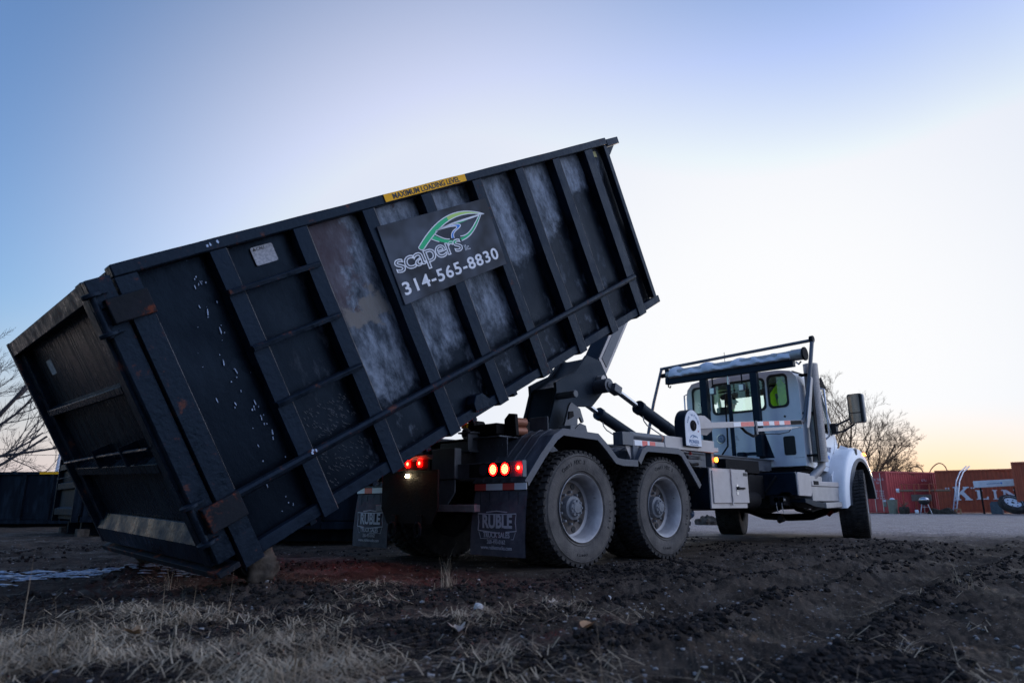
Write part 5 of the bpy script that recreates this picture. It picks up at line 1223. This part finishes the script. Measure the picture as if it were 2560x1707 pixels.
MB().prism([(.055, .66), (.055, .95), (.085, .985), (.075, .985), (.07, .66)], 4.87, 4.884, 'x').build('tank_edge', TAUPE, tk)
MB().tube([(4.86, .36, .93), (4.86, .54, .71)], .016).build('tank_strut', BLKT, tk)
for y in (.36, .28): MB().cyl((4.80, y, .60), (4.86, y, .60), .035, n=16).tube([(4.80, y, .56), (4.80, y, .50), (4.81, y-.01, .42)], .006).build('drain_valve', STEEL, tk)
B('valve_block', DARK, 4.80, 5.2, .25, .46, .52, .65, parent=tk)
bb = B('battery_box', STEEL, 5.36, 6.38, .06, .42, .58, .79)
B('battery_box_lid', TAUPE, 5.36, 6.40, .05, .43, .794, .868, parent=bb, bev=.01)
B('lid_notch', DARK, 5.42, 5.60, .044, .06, .815, .872, parent=bb)
B('battery_box_top', STEEL, 5.45, 5.98, .14, .42, .87, .95, parent=bb)
st_ = MB().prism([(5.74, .475), (6.88, .505), (6.88, .575), (5.74, .558)], .02, .05, 'y').box(5.74, 6.88, .05, .40, .545, .56).build('step', STEEL, T, .004)
MB().prism([(5.02, .62), (5.735, .545), (5.735, .475), (5.35, .50), (5.02, .56)], .03, .30, 'y').build('step_bracket', ARMM, T, .005)
B('side_skirt', DARK, 3.38, 4.86, .55, .76, .62, .95)
B('air_tank_strap', DARK, 2.5, 4.6, .80, 1.6, .46, .75)
MB().cyl((3.6, .60, .60), (4.6, .60, .60), .12, n=24).build('air_tank', DARK, T)
MB().sphere((3.35, .9, .42), .06).build('chassis_reflector', mat('dim_blue_lens', (.05,.10,.2), rough=.3), T)
MB().tube([(6.9, .45, .36), (7.0, .42, .42)], .03).build('tow_hook', mat('red_paint', (.55,.05,.05), rough=.5), T)
# plumbing below the deck and amber marker
B('rail_post', GREYP, 2.44, 2.50, .02, .10, .97, 1.134)
B('rail_tail', TAUPE, 2.502, 2.62, .02, .08, 1.150, 1.20)
am = MB().cyl((2.515, .01, 1.055), (2.515, -.008, 1.055), .028, n=20).build('amber_marker', AMB, T)
MB().tube([(2.12, .2, 1.12), (2.2, .22, 1.04), (2.35, .25, 1.0), (2.6, .3, 1.02)], .02).build('hose', DARK, T)
B('deck_bracket', GREYP, 2.15, 2.42, .15, .20, 1.06, 1.10)
for k in range(5): MB().tube([(3.3+k*.3, .70-.02*k, 1.02), (3.5+k*.3, .66, .96), (3.7+k*.3, .68, 1.0)], .012).build('hose', DARK, T)
B('valve_bank', DARK, 3.9, 4.9, .62, .75, .98, 1.16)
B('red_reflector', REFR, 3.15, 3.153, .70, .74, 1.18, 1.36, bev=0)

# ================================================================ driver and vest inside the cab
def person():
    me = bpy.data.meshes.new('person'); J = {}
    pts = {'pelvis': (6.22, 1.72, 1.56, .16), 'waist': (6.18, 1.70, 1.74, .14), 'chest': (6.17, 1.69, 1.94, .165), 'neckb': (6.19, 1.68, 2.10, .08), 'neck': (6.21, 1.67, 2.17, .058), 'head': (6.23, 1.665, 2.27, .092), 'crown': (6.225, 1.66, 2.345, .078),
           'shR': (6.18, 1.50, 2.06, .072), 'elR': (6.28, 1.42, 1.84, .050), 'wrR': (6.50, 1.52, 1.78, .034), 'shL': (6.18, 1.88, 2.05, .072), 'elL': (6.30, 1.96, 1.83, .050), 'wrL': (6.52, 1.86, 1.78, .034),
           'hipR': (6.32, 1.61, 1.56, .11), 'knR': (6.66, 1.58, 1.58, .075), 'anR': (6.80, 1.58, 1.22, .05), 'hipL': (6.32, 1.83, 1.56, .11), 'knL': (6.66, 1.86, 1.58, .075), 'anL': (6.80, 1.86, 1.22, .05)}
    names = list(pts); idx = {n: i for i, n in enumerate(names)}
    E_ = [('pelvis', 'waist'), ('waist', 'chest'), ('chest', 'neckb'), ('neckb', 'neck'), ('neck', 'head'), ('head', 'crown'), ('chest', 'shR'), ('shR', 'elR'), ('elR', 'wrR'), ('chest', 'shL'), ('shL', 'elL'), ('elL', 'wrL'), ('pelvis', 'hipR'), ('hipR', 'knR'), ('knR', 'anR'), ('pelvis', 'hipL'), ('hipL', 'knL'), ('knL', 'anL')]
    vs = [pts[n][:3] for n in names]; rad = [pts[n][3] for n in names]; ed = [(idx[a], idx[b]) for a, b in E_]
    # fingers curled on the wheel
    for s, wn_, sy in (('R', 'wrR', 1), ('L', 'wrL', -1)):
        wx, wy, wz, _ = pts[wn_]; palm = len(vs); vs.append((wx+.05, wy+.01*sy, wz+.01)); rad.append(.026); ed.append((idx[wn_], palm))
        for k in range(4):
            y = wy+sy*(-.026+.019*k); l = (.026, .031, .029, .022)[k]; a = len(vs)
            vs += [(wx+.085, y, wz+.015), (wx+.10+l, y, wz+.005), (wx+.10+l*1.1, y, wz-.028)]; rad += [.009, .0085, .008]; ed += [(palm, a), (a, a+1), (a+1, a+2)]
        a = len(vs); vs += [(wx+.065, wy-sy*.045, wz+.012), (wx+.095, wy-sy*.055, wz+.0)]; rad += [.010, .009]; ed += [(palm, a), (a, a+1)]
    me.from_pydata(vs, ed, []); o = bpy.data.objects.new('person', me); COL.objects.link(o)
    sk = o.modifiers.new('skin', 'SKIN'); sb = o.modifiers.new('sub', 'SUBSURF'); sb.levels = 2; sb.render_levels = 2
    for i, r_ in enumerate(rad): me.skin_vertices[0].data[i].radius = (r_, r_)
    me.skin_vertices[0].data[0].use_root = True
    dg = bpy.context.evaluated_depsgraph_get(); m2 = bpy.data.meshes.new_from_object(o.evaluated_get(dg)); bpy.data.objects.remove(o)
    bm = bmesh.new(); bm.from_mesh(m2)
    for v in bm.verts:     # widen the torso, shape the face
        if v.co.z > 2.18 and v.co.z < 2.40:
            dx, dy, dz = v.co.x-6.24, v.co.y-1.665, v.co.z-2.27
            if dx > .05 and abs(dy) < .02 and -.035 < dz < .02: v.co.x += .022*(1-abs(dz+.012)/.05)
            if dx > .04 and abs(dz-.02) < .02 and .02 < abs(dy) < .05: v.co.x -= .008
    bm.to_mesh(m2); bm.free()
    m2.materials.clear(); m2.materials.append(HIVIS); m2.materials.append(SKIN); m2.materials.append(SEATM)
    for p in m2.polygons:
        p.use_smooth = True; c = p.center
        p.material_index = 1 if (c.z > 2.15 or (c.x > 6.50 and 1.70 < c.z < 1.86)) else (2 if c.z < 1.68 or (c.x > 6.4 and c.z < 1.7) else 0)
    o = bpy.data.objects.new('person', m2); COL.objects.link(o)
    setp(o, 'driver in a lime high-visibility jacket sitting behind the cab rear window', 'person')
    MB().sphere((6.215, 1.663, 2.315), .104, (1.02, .88, .82), 20, 12).prism([(6.29, 2.315), (6.38, 2.30), (6.38, 2.308), (6.29, 2.335)], 1.60, 1.73, 'y').build('cap', HAIR, o)
    for s in (-1, 1): MB().sphere((6.225, 1.665+s*.092, 2.26), .026, (.6, .35, 1)).build('ear', SKIN, o)
    MB().box(6.328, 6.334, 1.645, 1.685, 2.213, 2.219).build('mouth', HAIR, o)
    for s in (-1, 1): MB().sphere((6.318, 1.665+s*.031, 2.285), .011).build('eye', WHT, o)
person()
def vest():
    # a jacket hung on a hook inside the near rear window
    vs = []; fs = []; n = 26; m = 20
    for i in range(m+1):
        t = i/m; z = 2.52-.62*t; wd = .028+.15*smooth(t, 0, .42)+.02*t; dp = .02+.05*smooth(t, 0, .5)
        for k in range(n):
            a = 2*math.pi*k/n; f_ = 1+.10*math.sin(a*5+t*3)+.05*math.sin(a*9-t*6)
            vs.append((5.86+dp*f_*math.sin(a), .60+.02*t+wd*f_*math.cos(a)-.03*t, z))
    for i in range(m):
        for k in range(n): fs.append((i*n+k, (i+1)*n+k, (i+1)*n+(k+1) % n, i*n+(k+1) % n))
    fs += [tuple(range(n)), tuple(m*n+k for k in range(n))]
    o = MB().add(vs, fs).build('hi_vis_vest', HIVIS, None, smooth=60)
    setp(o, 'lime high-visibility jacket hanging inside the cab side rear window', 'jacket')
    MB().prism([(.63, 2.28), (.67, 2.28), (.655, 2.18), (.62, 1.93), (.575, 1.93), (.60, 2.15)], 5.786, 5.792, 'x').build('reflective_band', GREYT, o)
vest()

# ================================================================ BACKGROUND
def plain_dumpster(name_label, loc, rot, L, W, H, zb=.15, ribs=8, yellow=None, grp='black dumpsters parked behind the truck', door=True, feet=False):
    t = empty('roll_off_dumpster', (loc[0], loc[1], TZ(*loc[:2]))); t.rotation_euler.z = rot
    setp(t, name_label, 'dumpster', grp)
    MB().box(0, L, .06, .075, zb+.1, H).box(0, L, W-.075, W-.06, zb+.1, H).box(L-.03, L, .06, W-.06, zb+.1, H).box(0, L, .06, W-.06, zb+.1, zb+.13).build('body', FARBLK, t, .004)
    for y in (0, W-.08):
        MB().box(0, L+.1, y, y+.08, H-.08, H).build('top_rail', FARBLK, t, .006)
        MB().box(0, L, y+.01, y+.07, zb, zb+.10).build('bottom_rail', FARBLK, t, .006)
        for k in range(ribs): x = .03+(L-.13)*k/(ribs-1); MB().box(x, x+.10, y+.002, y+.058 if y == 0 else y+.078, zb, H-.082).build('rib', FARBLK, t, .006)
    if door:
        d = MB().box(-.05, -.03, .05, W-.05, zb+.05, H-.03).build('door', FARBLK, t)
        for z in (zb+.12, zb+.62, H-.35):
            MB().prism([(-.051, z), (-.13, z+.01), (-.13, z+.13), (-.051, z+.17)], .12, W-.12, 'y').build('door_channel', FARBLK, d, .004)
        MB().box(-.14, -.03, .0, .09, zb, H).box(-.14, -.03, W-.09, W, zb, H).box(-.14, -.03, .085, W-.085, H-.10, H-.003).build('door_frame', FARBLK, d, .005)
        MB().tube([(-.15, .1, zb+.85), (-.15, W-.1, zb+.85)], .012).build('locking_rod', FARBLK, d)
    for y in (.4, W-.6):
        MB().box(.1, L-.1, y, y+.16, .02, zb).build('under_rail', FARBLK, t, .004)
    if yellow:
        a, b, yy = yellow; l = MB().box(a, b, yy-.003, yy+.001, H-.07, H-.008).build('warning_label', YEL, t)
    if feet:
        for y_ in (.1, W-.4): MB().box(.0, .2, y_, y_+.25, -.05, .14).build('roller', MUD, t, .01)
    return t
# low dumpster far left, one end-on behind the main one, one parked just behind the truck's tail
plain_dumpster('low black dumpster with a yellow strip along its rim at the far left', (-4.35, 22.5), math.atan2(-1.8, 1.7), 6.4, 2.3, 1.50, .10, 9, (5.2, 6.15, 0), door=False)
plain_dumpster('black dumpster seen end-on between the far-left dumpster and the tilted one', (-1.5, 10.74), R(-4.5), 5.2, 2.5, 1.62, .26, 8, feet=True)
plain_dumpster('black dumpster glimpsed under the tilted one behind the mudflaps', (-1.85, 6.95), math.atan2(-2.95, 2.94), 4.2, 2.3, 1.30, .20, 4, door=False)

def container(label, corner, dirx, L, m, H=2.59, doors_at_start=True, dircol=1):
    """side face runs from corner along dirx; body lies to the left of dirx"""
    d = Vector((dirx[0], dirx[1], 0)).normalized(); t = empty('shipping_container', (corner[0], corner[1], TZ(corner[0], corner[1])))
    t.rotation_euler.z = math.atan2(d.y, d.x); setp(t, label, 'container', 'red shipping containers along the far side of the lot'); W = 2.44
    # corrugated side: trapezoid wave in plan
    def corr(y, sgn):
        pts = []; x = .12
        while x < L-.12:
            for dx, o in ((0, 0), (.07, 0), (.11, .036), (.18, .036)): 
                if x+dx < L-.1: pts.append((x+dx, y+o*sgn))
            x += .22
        vs = [(p[0], p[1], .16) for p in pts]+[(p[0], p[1], H-.1) for p in pts]; n = len(pts)
        return vs, [(i, i+1, n+i+1, n+i) for i in range(n-1)]
    a = corr(.03, 1); b_ = corr(W-.03, -1)
    MB().add(*a).add(*b_).build('side_wall', m, t, smooth=0)
    fr = MB()
    for y0, y1 in ((0, .10), (W-.10, W)):
        fr.box(0, L, y0, y1, H-.11, H).box(0, L, y0, y1, .05, .16)
        for x0, x1 in ((0, .115), (L-.115, L)): fr.box(x0, x1, y0, y1, .16, H-.11)
    fr.box(0, .1, .10, W-.10, H-.11, H-.0).box(0, .1, .10, W-.10, .05, .16).box(L-.1, L, .1, W-.1, .05, H-.001)
    fr.build('frame', m, t, .006)
    MB().box(.1, L-.1, .1, W-.1, H-.04, H-.02).box(.1, L-.1, .1, W-.1, .1, .14).build('roof', m, t)
    for k in range(2):
        y0 = .12+k*1.11; dr = MB().box(.02, .05, y0, y0+1.09, .17, H-.12).build('door', m, t, .004)
        for z in (.75, 1.5): MB().box(.012, .02, y0, y0+1.09, z, z+.05).build('door_ridge', m, dr)
        for q in (.28, .80): MB().tube([(-.01, y0+q, .1), (-.01, y0+q, H-.1)], .022).build('lock_bar', ALU, dr)
    return t
cA = container('pinkish red shipping container with white markings on its doors, next to the front tyre', (42.19, 10.22), (.94, -.34), 6.06, CRED)
cB = container('rust red shipping container with large white letters on its side', (44.2, 8.0), (.177, -.984), 6.06, CRUST)
cC = container('rust red shipping container at the right edge of the photo, nearer than the lettered one', (40.2, 3.35), (-.05, -1), 6.06, CRUST, 2.75)
WHF = mat('faded_white_stencil', (.62,.62,.68), (.78,.78,.82), .7, scale=3)
# door markings (door face looks along -x of the container frame)
Fd = frame((.008, 2.44, 0), (0,-1,0), (0,0,1))
def ctext(par, body, size, F, m=WHF, **k): return text('container_lettering', body, size, F, m, par, **k)
ctext(cA, 'KKTU  72080  8', .20, frame((.010, .62, 2.08), (0,-1,0), (0,0,1)), sx=.62)
ctext(cA, '22G1', .16, frame((.010, .60, 1.88), (0,-1,0), (0,0,1)), sx=.7)
for i, (l, r_) in enumerate((('MAX.WT.', '24,000 KG'), ('TARE', '2,200 KG'), ('NET', '21,800 KG'), ('CU.CAP', '33.1 CU.M'))):
    ctext(cA, l, .13, frame((.010, .85, 1.38-i*.15), (0,-1,0), (0,0,1)), sx=.7); ctext(cA, r_, .13, frame((.010, .42, 1.38-i*.15), (0,-1,0), (0,0,1)), sx=.6)
MB().box(.004, .012, .20, .42, .72, .84).build('door_sticker', WHF, cA); MB().box(.004, .012, .20, .42, .42, .70).build('door_sticker', BIN, cA)
Fs = lambda x, z: frame((x, -.004, z), (1,0,0), (0,0,1))
ctext(cA, '42 TG 1', .20, Fs(3.6, 2.05), sx=.8)
def slab(par, pts, F): MB(F).prism(pts, 0, .006, 'z').build('container_lettering', WHF, par, smooth=0)
# slab-serif letters drawn as polygons
def serifK(x, z, h, w):
    s = .13*h; return [(x-.02, z), (x+w*.38, z), (x+w*.38, z+s*.7), (x+w*.30, z+s*.7), (x+w*.30, z+h*.34), (x+w*.40, z+h*.46), (x+w*.66, z+s*.7), (x+w*.60, z+s*.7), (x+w*.60, z), (x+w*1.02, z), (x+w*1.02, z+s*.7), (x+w*.94, z+s*.7), (x+w*.58, z+h*.64), (x+w*.82, z+h-s*.7), (x+w*.92, z+h-s*.7), (x+w*.92, z+h), (x+w*.56, z+h), (x+w*.56, z+h-s*.7), (x+w*.62, z+h-s*.7), (x+w*.30, z+h*.55), (x+w*.30, z+h-s*.7), (x+w*.38, z+h-s*.7), (x+w*.38, z+h), (x-.02, z+h), (x-.02, z+h-s*.7), (x+w*.07, z+h-s*.7), (x+w*.07, z+s*.7), (x-.02, z+s*.7)]
def serifL(x, z, h, w):
    s = .10*h; return [(x, z), (x+w, z), (x+w, z+h*.30), (x+w*.88, z+h*.30), (x+w*.80, z+s), (x+w*.46, z+s), (x+w*.46, z+h-s), (x+w*.56, z+h-s), (x+w*.56, z+h), (x, z+h), (x, z+h-s), (x+w*.12, z+h-s), (x+w*.12, z+s), (x, z+s)]
def serifI(x, z, h, w):
    s = .10*h; return [(x, z), (x+w, z), (x+w, z+s), (x+w*.76, z+s), (x+w*.76, z+h-s), (x+w, z+h-s), (x+w, z+h), (x, z+h), (x, z+h-s), (x+w*.24, z+h-s), (x+w*.24, z+s), (x, z+s)]
def serifN(x, z, h, w):
    s = .10*h; return [(x, z), (x+w*.30, z), (x+w*.30, z+s), (x+w*.22, z+s), (x+w*.22, z+h*.72), (x+w*.74, z), (x+w*.88, z), (x+w*.88, z+h-s), (x+w, z+h-s), (x+w, z+h), (x+w*.68, z+h), (x+w*.68, z+h-s), (x+w*.78, z+h-s), (x+w*.78, z+h*.34), (x+w*.30, z+h), (x, z+h), (x, z+h-s), (x+w*.10, z+h-s), (x+w*.10, z+s), (x, z+s)]
F0 = frame((0, -.002, 0), (1,0,0), (0,0,1))
slab(cB, serifK(.86, .78, .80, .90), F0); slab(cB, serifL(1.98, .82, .55, .62), F0); slab(cB, serifI(2.82, .82, .55, .24), F0); slab(cB, serifN(3.26, .82, .55, .86), F0)
for x in (.48, .62, 1.80, 1.92): slab(cB, circle(x, 1.50, .045, 10), F0)

# clutter in front of the containers
def put(o, loc, rz=0): o.location = loc; o.rotation_euler.z = rz; return o
t = empty('waste_bin', (41.24, 9.75, -.10)); setp(t, 'grey-green waste bin with a white bag, beside the container doors', 'bin')
MB().cyl((0, 0, 0), (0, 0, .80), .23, .29, 20).build('bin_body', BIN, t); MB().sphere((.05, 0, .84), .15, (1.1, 1, .7)).build('bag', WHT, t); MB().lathe([(.28, .80), (.31, .80), (.31, .84), (.28, .84)], 20, frame((0,0,0), (1,0,0), (0,0,1)), True).build('rim', BIN, t)
t = empty('planter_pot', (41.09, 9.10, -.10)); setp(t, 'squat stone-coloured pot holding dead twigs, right of the waste bin', 'pot')
MB().lathe([(0, 0), (.24, 0), (.30, .2), (.27, .40), (.22, .42), (.20, .38), (.22, .2), (0, .1)], 20, frame((0,0,0), (1,0,0), (0,0,1))).build('pot', MUD, t)
rs = random.Random(2); mb = MB()
for k in range(14): a = rs.uniform(0, 6.3); mb.tube([(0, 0, .2), (.1*math.cos(a), .1*math.sin(a), .5), (.28*math.cos(a), .28*math.sin(a), rs.uniform(.5, .72))], .012, 5)
mb.build('dead_twigs', WOOD, t)
t = empty('kettle_grill', (40.86, 7.92, -.09)); setp(t, 'black kettle grill on silver legs in front of the lettered container', 'grill')
MB().sphere((0, 0, .72), .30, (1, 1, .75)).build('kettle_bowl', BLKT, t); MB().sphere((0, 0, .80), .295, (1, 1, .62)).build('kettle_lid', CHROME, t)
for a in (.4, 2.5, 4.6): MB().tube([(.16*math.cos(a), .16*math.sin(a), .6), (.34*math.cos(a), .34*math.sin(a), 0)], .022).build('leg', ALU, t)
MB().cyl((0, 0, .38), (0, 0, .40), .18).build('ash_pan', ALU, t); MB().tube([(-.08, -.06, 1.0), (0, -.06, 1.05), (.08, -.06, 1.0)], .014).build('lid_handle', BLKT, t)
MB().cyl((-.33, .45, .12), (-.30, .28, .12), .12, n=16).build('grill_wheel', WHT, t)
t = empty('pipe_rack', (41.4, 8.6, -.10)); setp(t, 'brown steel pipe rack with a white-capped pipe in front of the red containers', 'rack')
for yy in (.55, -.1, -.9): MB().tube([(0, yy, 0), (0, yy, 1.72), (.1, yy-.22, 1.74), (.12, yy-.25, 1.25)], .035).build('rack_post', CRUST, t)
MB().tube([(-.1, .75, 1.36), (.3, -1.9, 1.34)], .055).build('rack_pipe', WOOD, t); MB().tube([(.1, .75, 1.72), (.3, -1.4, 1.70)], .02).build('rack_rail', CRUST, t)
MB().cyl((-.12, .85, 1.37), (-.1, .70, 1.365), .12, n=16).build('pipe_cap', WHT, t)
MB().box(-.25, -.15, -1.0, .05, .75, 1.12).build('rack_board', mat('dull_brown_board', (.10,.07,.06), (.16,.11,.09), .8, scale=4), t)
t = empty('ladder', (41.96, 6.81, -.1)); setp(t, 'bent aluminium ladder leaning on the lettered container left of the big K', 'ladder')
for dy in (0, -.17):
    MB().tube([(0, dy, 0), (.9, dy-.22, 1.9), (1.5, dy-.34, 2.42), (2.0, dy-.62, 2.78)], .035, 6).build('ladder_rail', ALU, t)
for k in range(9): q = (k+.5)/9; MB().tube([(.9*q, -.22*q, 1.9*q), (.9*q, -.17-.22*q, 1.9*q)], .016, 6).build('rung', ALU, t)
t = empty('tarp_case', (42.4, 5.65, -.1)); setp(t, 'long white box with a small blue logo mounted across the lettered container', 'box')
q = frame((0, 0, 1.66), (.14, -.99, .04), (0, .04, 1))
MB(q).box(0, 2.15, -.19, .19, -.1, .1).build('case_body', WHF, t, .02); MB(q).box(.62, 1.25, -.015, .01, .101, .108).build('logo_stripe', LB, t); MB(q).prism(circle(1.33, 0, .05, 12), .10, .108, 'z').build('logo_mark', BLUE, t)
MB(q).box(2.152, 2.24, -.24, .24, -.12, .12).build('case_end', DARK, t, .01)
for l in (.3, 1.9): MB().tube([(.14*l, -.99*l, 0), (.14*l, -.99*l, 1.48)], .05).build('case_post', DARK, t)
t = empty('spare_wheel', (40.0, 3.55, .0)); setp(t, 'white-rimmed trailer wheel leaning at the right edge below the white letters', 'wheel'); t.scale = (1.5, 1.5, 1.5)
q = Matrix.Translation((0, 0, .42)) @ Matrix.Rotation(R(-62), 4, 'Y') @ Matrix.Rotation(R(90), 4, 'X')
q = Matrix.Translation((0, 0, .30)) @ Vector((-.50, -.42, .78)).to_track_quat('Y', 'Z').to_matrix().to_4x4()
MB(q).lathe([(.26, -.10), (.30, -.12), (.38, -.12), (.42, -.08), (.42, .08), (.38, .12), (.30, .12), (.26, .10)], 36, None, True).build('tyre', RUB, t)
MB(q).lathe([(.30, .125), (.285, .10), (.25, .06), (.12, .05), (.09, .075), (0, .075)], 36).build('rim', WHT, t)
mb = MB(q)
for k in range(6): a = 2*math.pi*k/6; mb.lathe([(0, .064), (.022, .064), (.024, .05)], 10, Matrix.Translation((.17*math.cos(a), 0, .17*math.sin(a))))
mb.lathe([(0, .08), (.05, .08), (.055, .07)], 16); mb.build('wheel_holes', BLKT, t)
t = MB().box(-.2, .2, -.45, .1, 0, .62).box(-.15, .15, -.4, .05, .62, .70).build('tool_chest', mat('dull_blue_steel', (.05,.07,.10), (.09,.11,.14), .6), None, .02); put(t, (42.5, 4.9, -.1)); setp(t, 'dull blue steel chest standing under the white box', 'chest')
t = empty('wood_block', (41.9, 6.35, -.1)); setp(t, 'small orange-brown wooden frame block at the foot of the ladder', 'block')
MB().box(-.05, .05, 0, .30, 0, .06).box(-.05, .05, 0, .30, .24, .30).box(-.05, .05, 0, .06, .06, .24).box(-.05, .05, .24, .30, .06, .24).build('block_frame', mat('orange_brown_wood', (.35,.18,.08), (.45,.25,.12), .8, scale=8), t)
for nm, x, y in (('left', 45.6, 9.4), ('right', 45.6, 8.1)):
    h = .42 if nm == 'left' else .65; w_ = .85 if nm == 'left' else 1.0
    pts = [(0, w_*(.5-k/12), h*math.sin(math.pi*(k/12))**.6*(1 if nm == 'left' else (.5+.6*k/12))) for k in range(13)]
    o = MB().tube(pts, .032, 8).build('hose_loop', mat('rust_brown_hose', (.05,.03,.022), rough=.8) if nm == 'left' else bpy.data.materials['rust_brown_hose']); put(o, (x, y, 2.46)); setp(o, 'thin low hose loop on top of the container with marked doors' if nm == 'left' else 'larger hose loop arching over the top of the lettered container', 'hose')
t = MB().prism([(-.7, 0), (.8, 0), (.55, .35), (.15, .22), (-.3, .38)], -.3, .3, 'x', Matrix.Rotation(R(0), 4, 'Z')).build('scrap_pile', MUD, None, .03); put(t, (41.6, 7.2, -.1)); setp(t, 'low grey heap of scrap between the grill and the ladder', 'scrap')

# small mound beyond the far front wheel
for (x, y, s, l) in ((12.0, 5.6, .30, 'brown dirt mound on the lot seen under the truck'), (12.6, 5.0, .16, 'small dirt lump right of the brown mound under the truck')):
    rs = np.random.RandomState(int(s*100)); bm = bmesh.new(); bmesh.ops.create_icosphere(bm, subdivisions=3, radius=s)
    for v in bm.verts: v.co *= 1+.18*rs.uniform(-1, 1); v.co.z *= .75
    me = bpy.data.meshes.new('dirt_mound'); bm.to_mesh(me); bm.free(); me.materials.append(MUD); o = bpy.data.objects.new('dirt_mound', me); COL.objects.link(o); put(o, (x, y, TZ(x, y)+.02)); setp(o, l, 'mound')

# ---- bare winter trees
def tree(label, loc, seed, stems, bark, twig=.009, depth=6, sc=1.0):
    rs = random.Random(seed); t = empty('bare_tree', (loc[0], loc[1], TZ(loc[0], loc[1])-.1)); setp(t, label, 'tree')
    trunk = MB(); crown = MB()
    def grow(p, d, l, r, lev, up_):
        n = 7 if lev < 2 else 5; pts = [p]; rr = [r]; q = p.copy(); e = d.copy()
        for i in range(n):
            e = (e+Vector((rs.gauss(0, .09), rs.gauss(0, .09), rs.gauss(up_, .06)))).normalized(); q = q+e*l/n; pts.append(q.copy()); rr.append(max(r*(1-.62*(i+1)/n), twig*.55))
        (trunk if lev == 0 else crown).tube(pts, r, 6 if lev < 2 else (4 if lev < 3 else 3), rs=rr, cap=False)
        if lev >= depth: return
        nb = (5, 5, 4, 4, 3, 2, 2)[min(lev, 6)]
        for j in range(nb):
            i0 = 1+int((n-1)*(.25+.75*(j+rs.random())/nb)); i0 = min(i0, n)
            e2 = (pts[i0]-pts[i0-1]).normalized(); ax = e2.cross(Vector((rs.gauss(0, 1), rs.gauss(0, 1), rs.gauss(0, 1)))).normalized()
            nd = Quaternion(ax, rs.uniform(.35, .85)) @ e2; rem = 1-.45*i0/n
            grow(pts[i0], nd, l*rem*rs.uniform(.55, .85), max(rr[i0]*rs.uniform(.45, .7), twig), lev+1+(1 if rs.random() < .25 else 0), .05)
    for (a, el, l, r, u_) in stems:
        grow(Vector((rs.gauss(0, .1), rs.gauss(0, .1), 0)), Vector((math.cos(a)*math.cos(el), math.sin(a)*math.cos(el), math.sin(el))), l*sc, r, 0, u_)
    trunk.build('trunk', bark, t, smooth=60); crown.build('crown', bark, t, smooth=60)
    return t
ra = R(-45)   # direction that runs to the photo's right at this distance
tree('large bare tree against the glow behind the truck mirror', (46.2, 14.2), 5, [(ra, R(20), 3.9, .10, .05), (ra+.4, R(36), 4.9, .12, .04), (ra-.2, R(50), 6.2, .13, .03), (ra+.3, R(64), 7.8, .13, .02), (ra+1.5, R(80), 8.2, .14, .01), (ra+3.1, R(70), 8.0, .12, .02), (ra+2.8, R(52), 7, .10, .03), (ra+.15, R(28), 4.4, .10, .05), (ra+.9, R(58), 7.4, .11, .02), (ra-.5, R(44), 5.4, .10, .04), (ra+.2, R(56), 6.6, .11, .02), (ra-.1, R(34), 4.8, .10, .05), (ra+2.0, R(72), 7.6, .11, .02)], BARK, twig=.0085, depth=5)
tree('bare tree at the left edge with limbs reaching behind the dumpster', (-2.6, 40.4), 8, [(ra, R(50), 8.0, .20, .02), (ra+.2, R(26), 7.0, .13, .03), (ra+1.2, R(78), 8.5, .2, .0), (ra+3.1, R(60), 7.0, .18, .02), (ra-.3, R(38), 7.6, .15, .03)], BARKB, twig=.009, depth=5, sc=1.08)
# mast and wires far left
t = empty('utility_mast', (9.5, 68.0, 0)); setp(t, 'pale tapering mast on the horizon left of the tilted dumpster', 'mast')
MB().cyl((0, 0, 0), (0, 0, 5.2), .42, .08, 12).build('mast_body', mat('pale_blue_mast', (.38,.42,.50), rough=.6), t)
MB().cyl((0, 0, 5.2), (0, 0, 5.5), .03).build('mast_tip', BARKB, t)
for z, l in ((5.35, 'upper thin power line crossing the sky above the low dumpster'), (4.85, 'lower thin power line crossing the sky above the low dumpster')):
    P0, P1 = Vector((-34, 108, 0)), Vector((60, 14.5, 0)); pts = []
    for k in range(25): q = k/24; p_ = P0.lerp(P1, q); pts.append((p_.x, p_.y, z+.5*(2*q-1)**2))
    o = MB().tube(pts, .022, 5).build('power_line', BARKB); setp(o, l, 'wire')
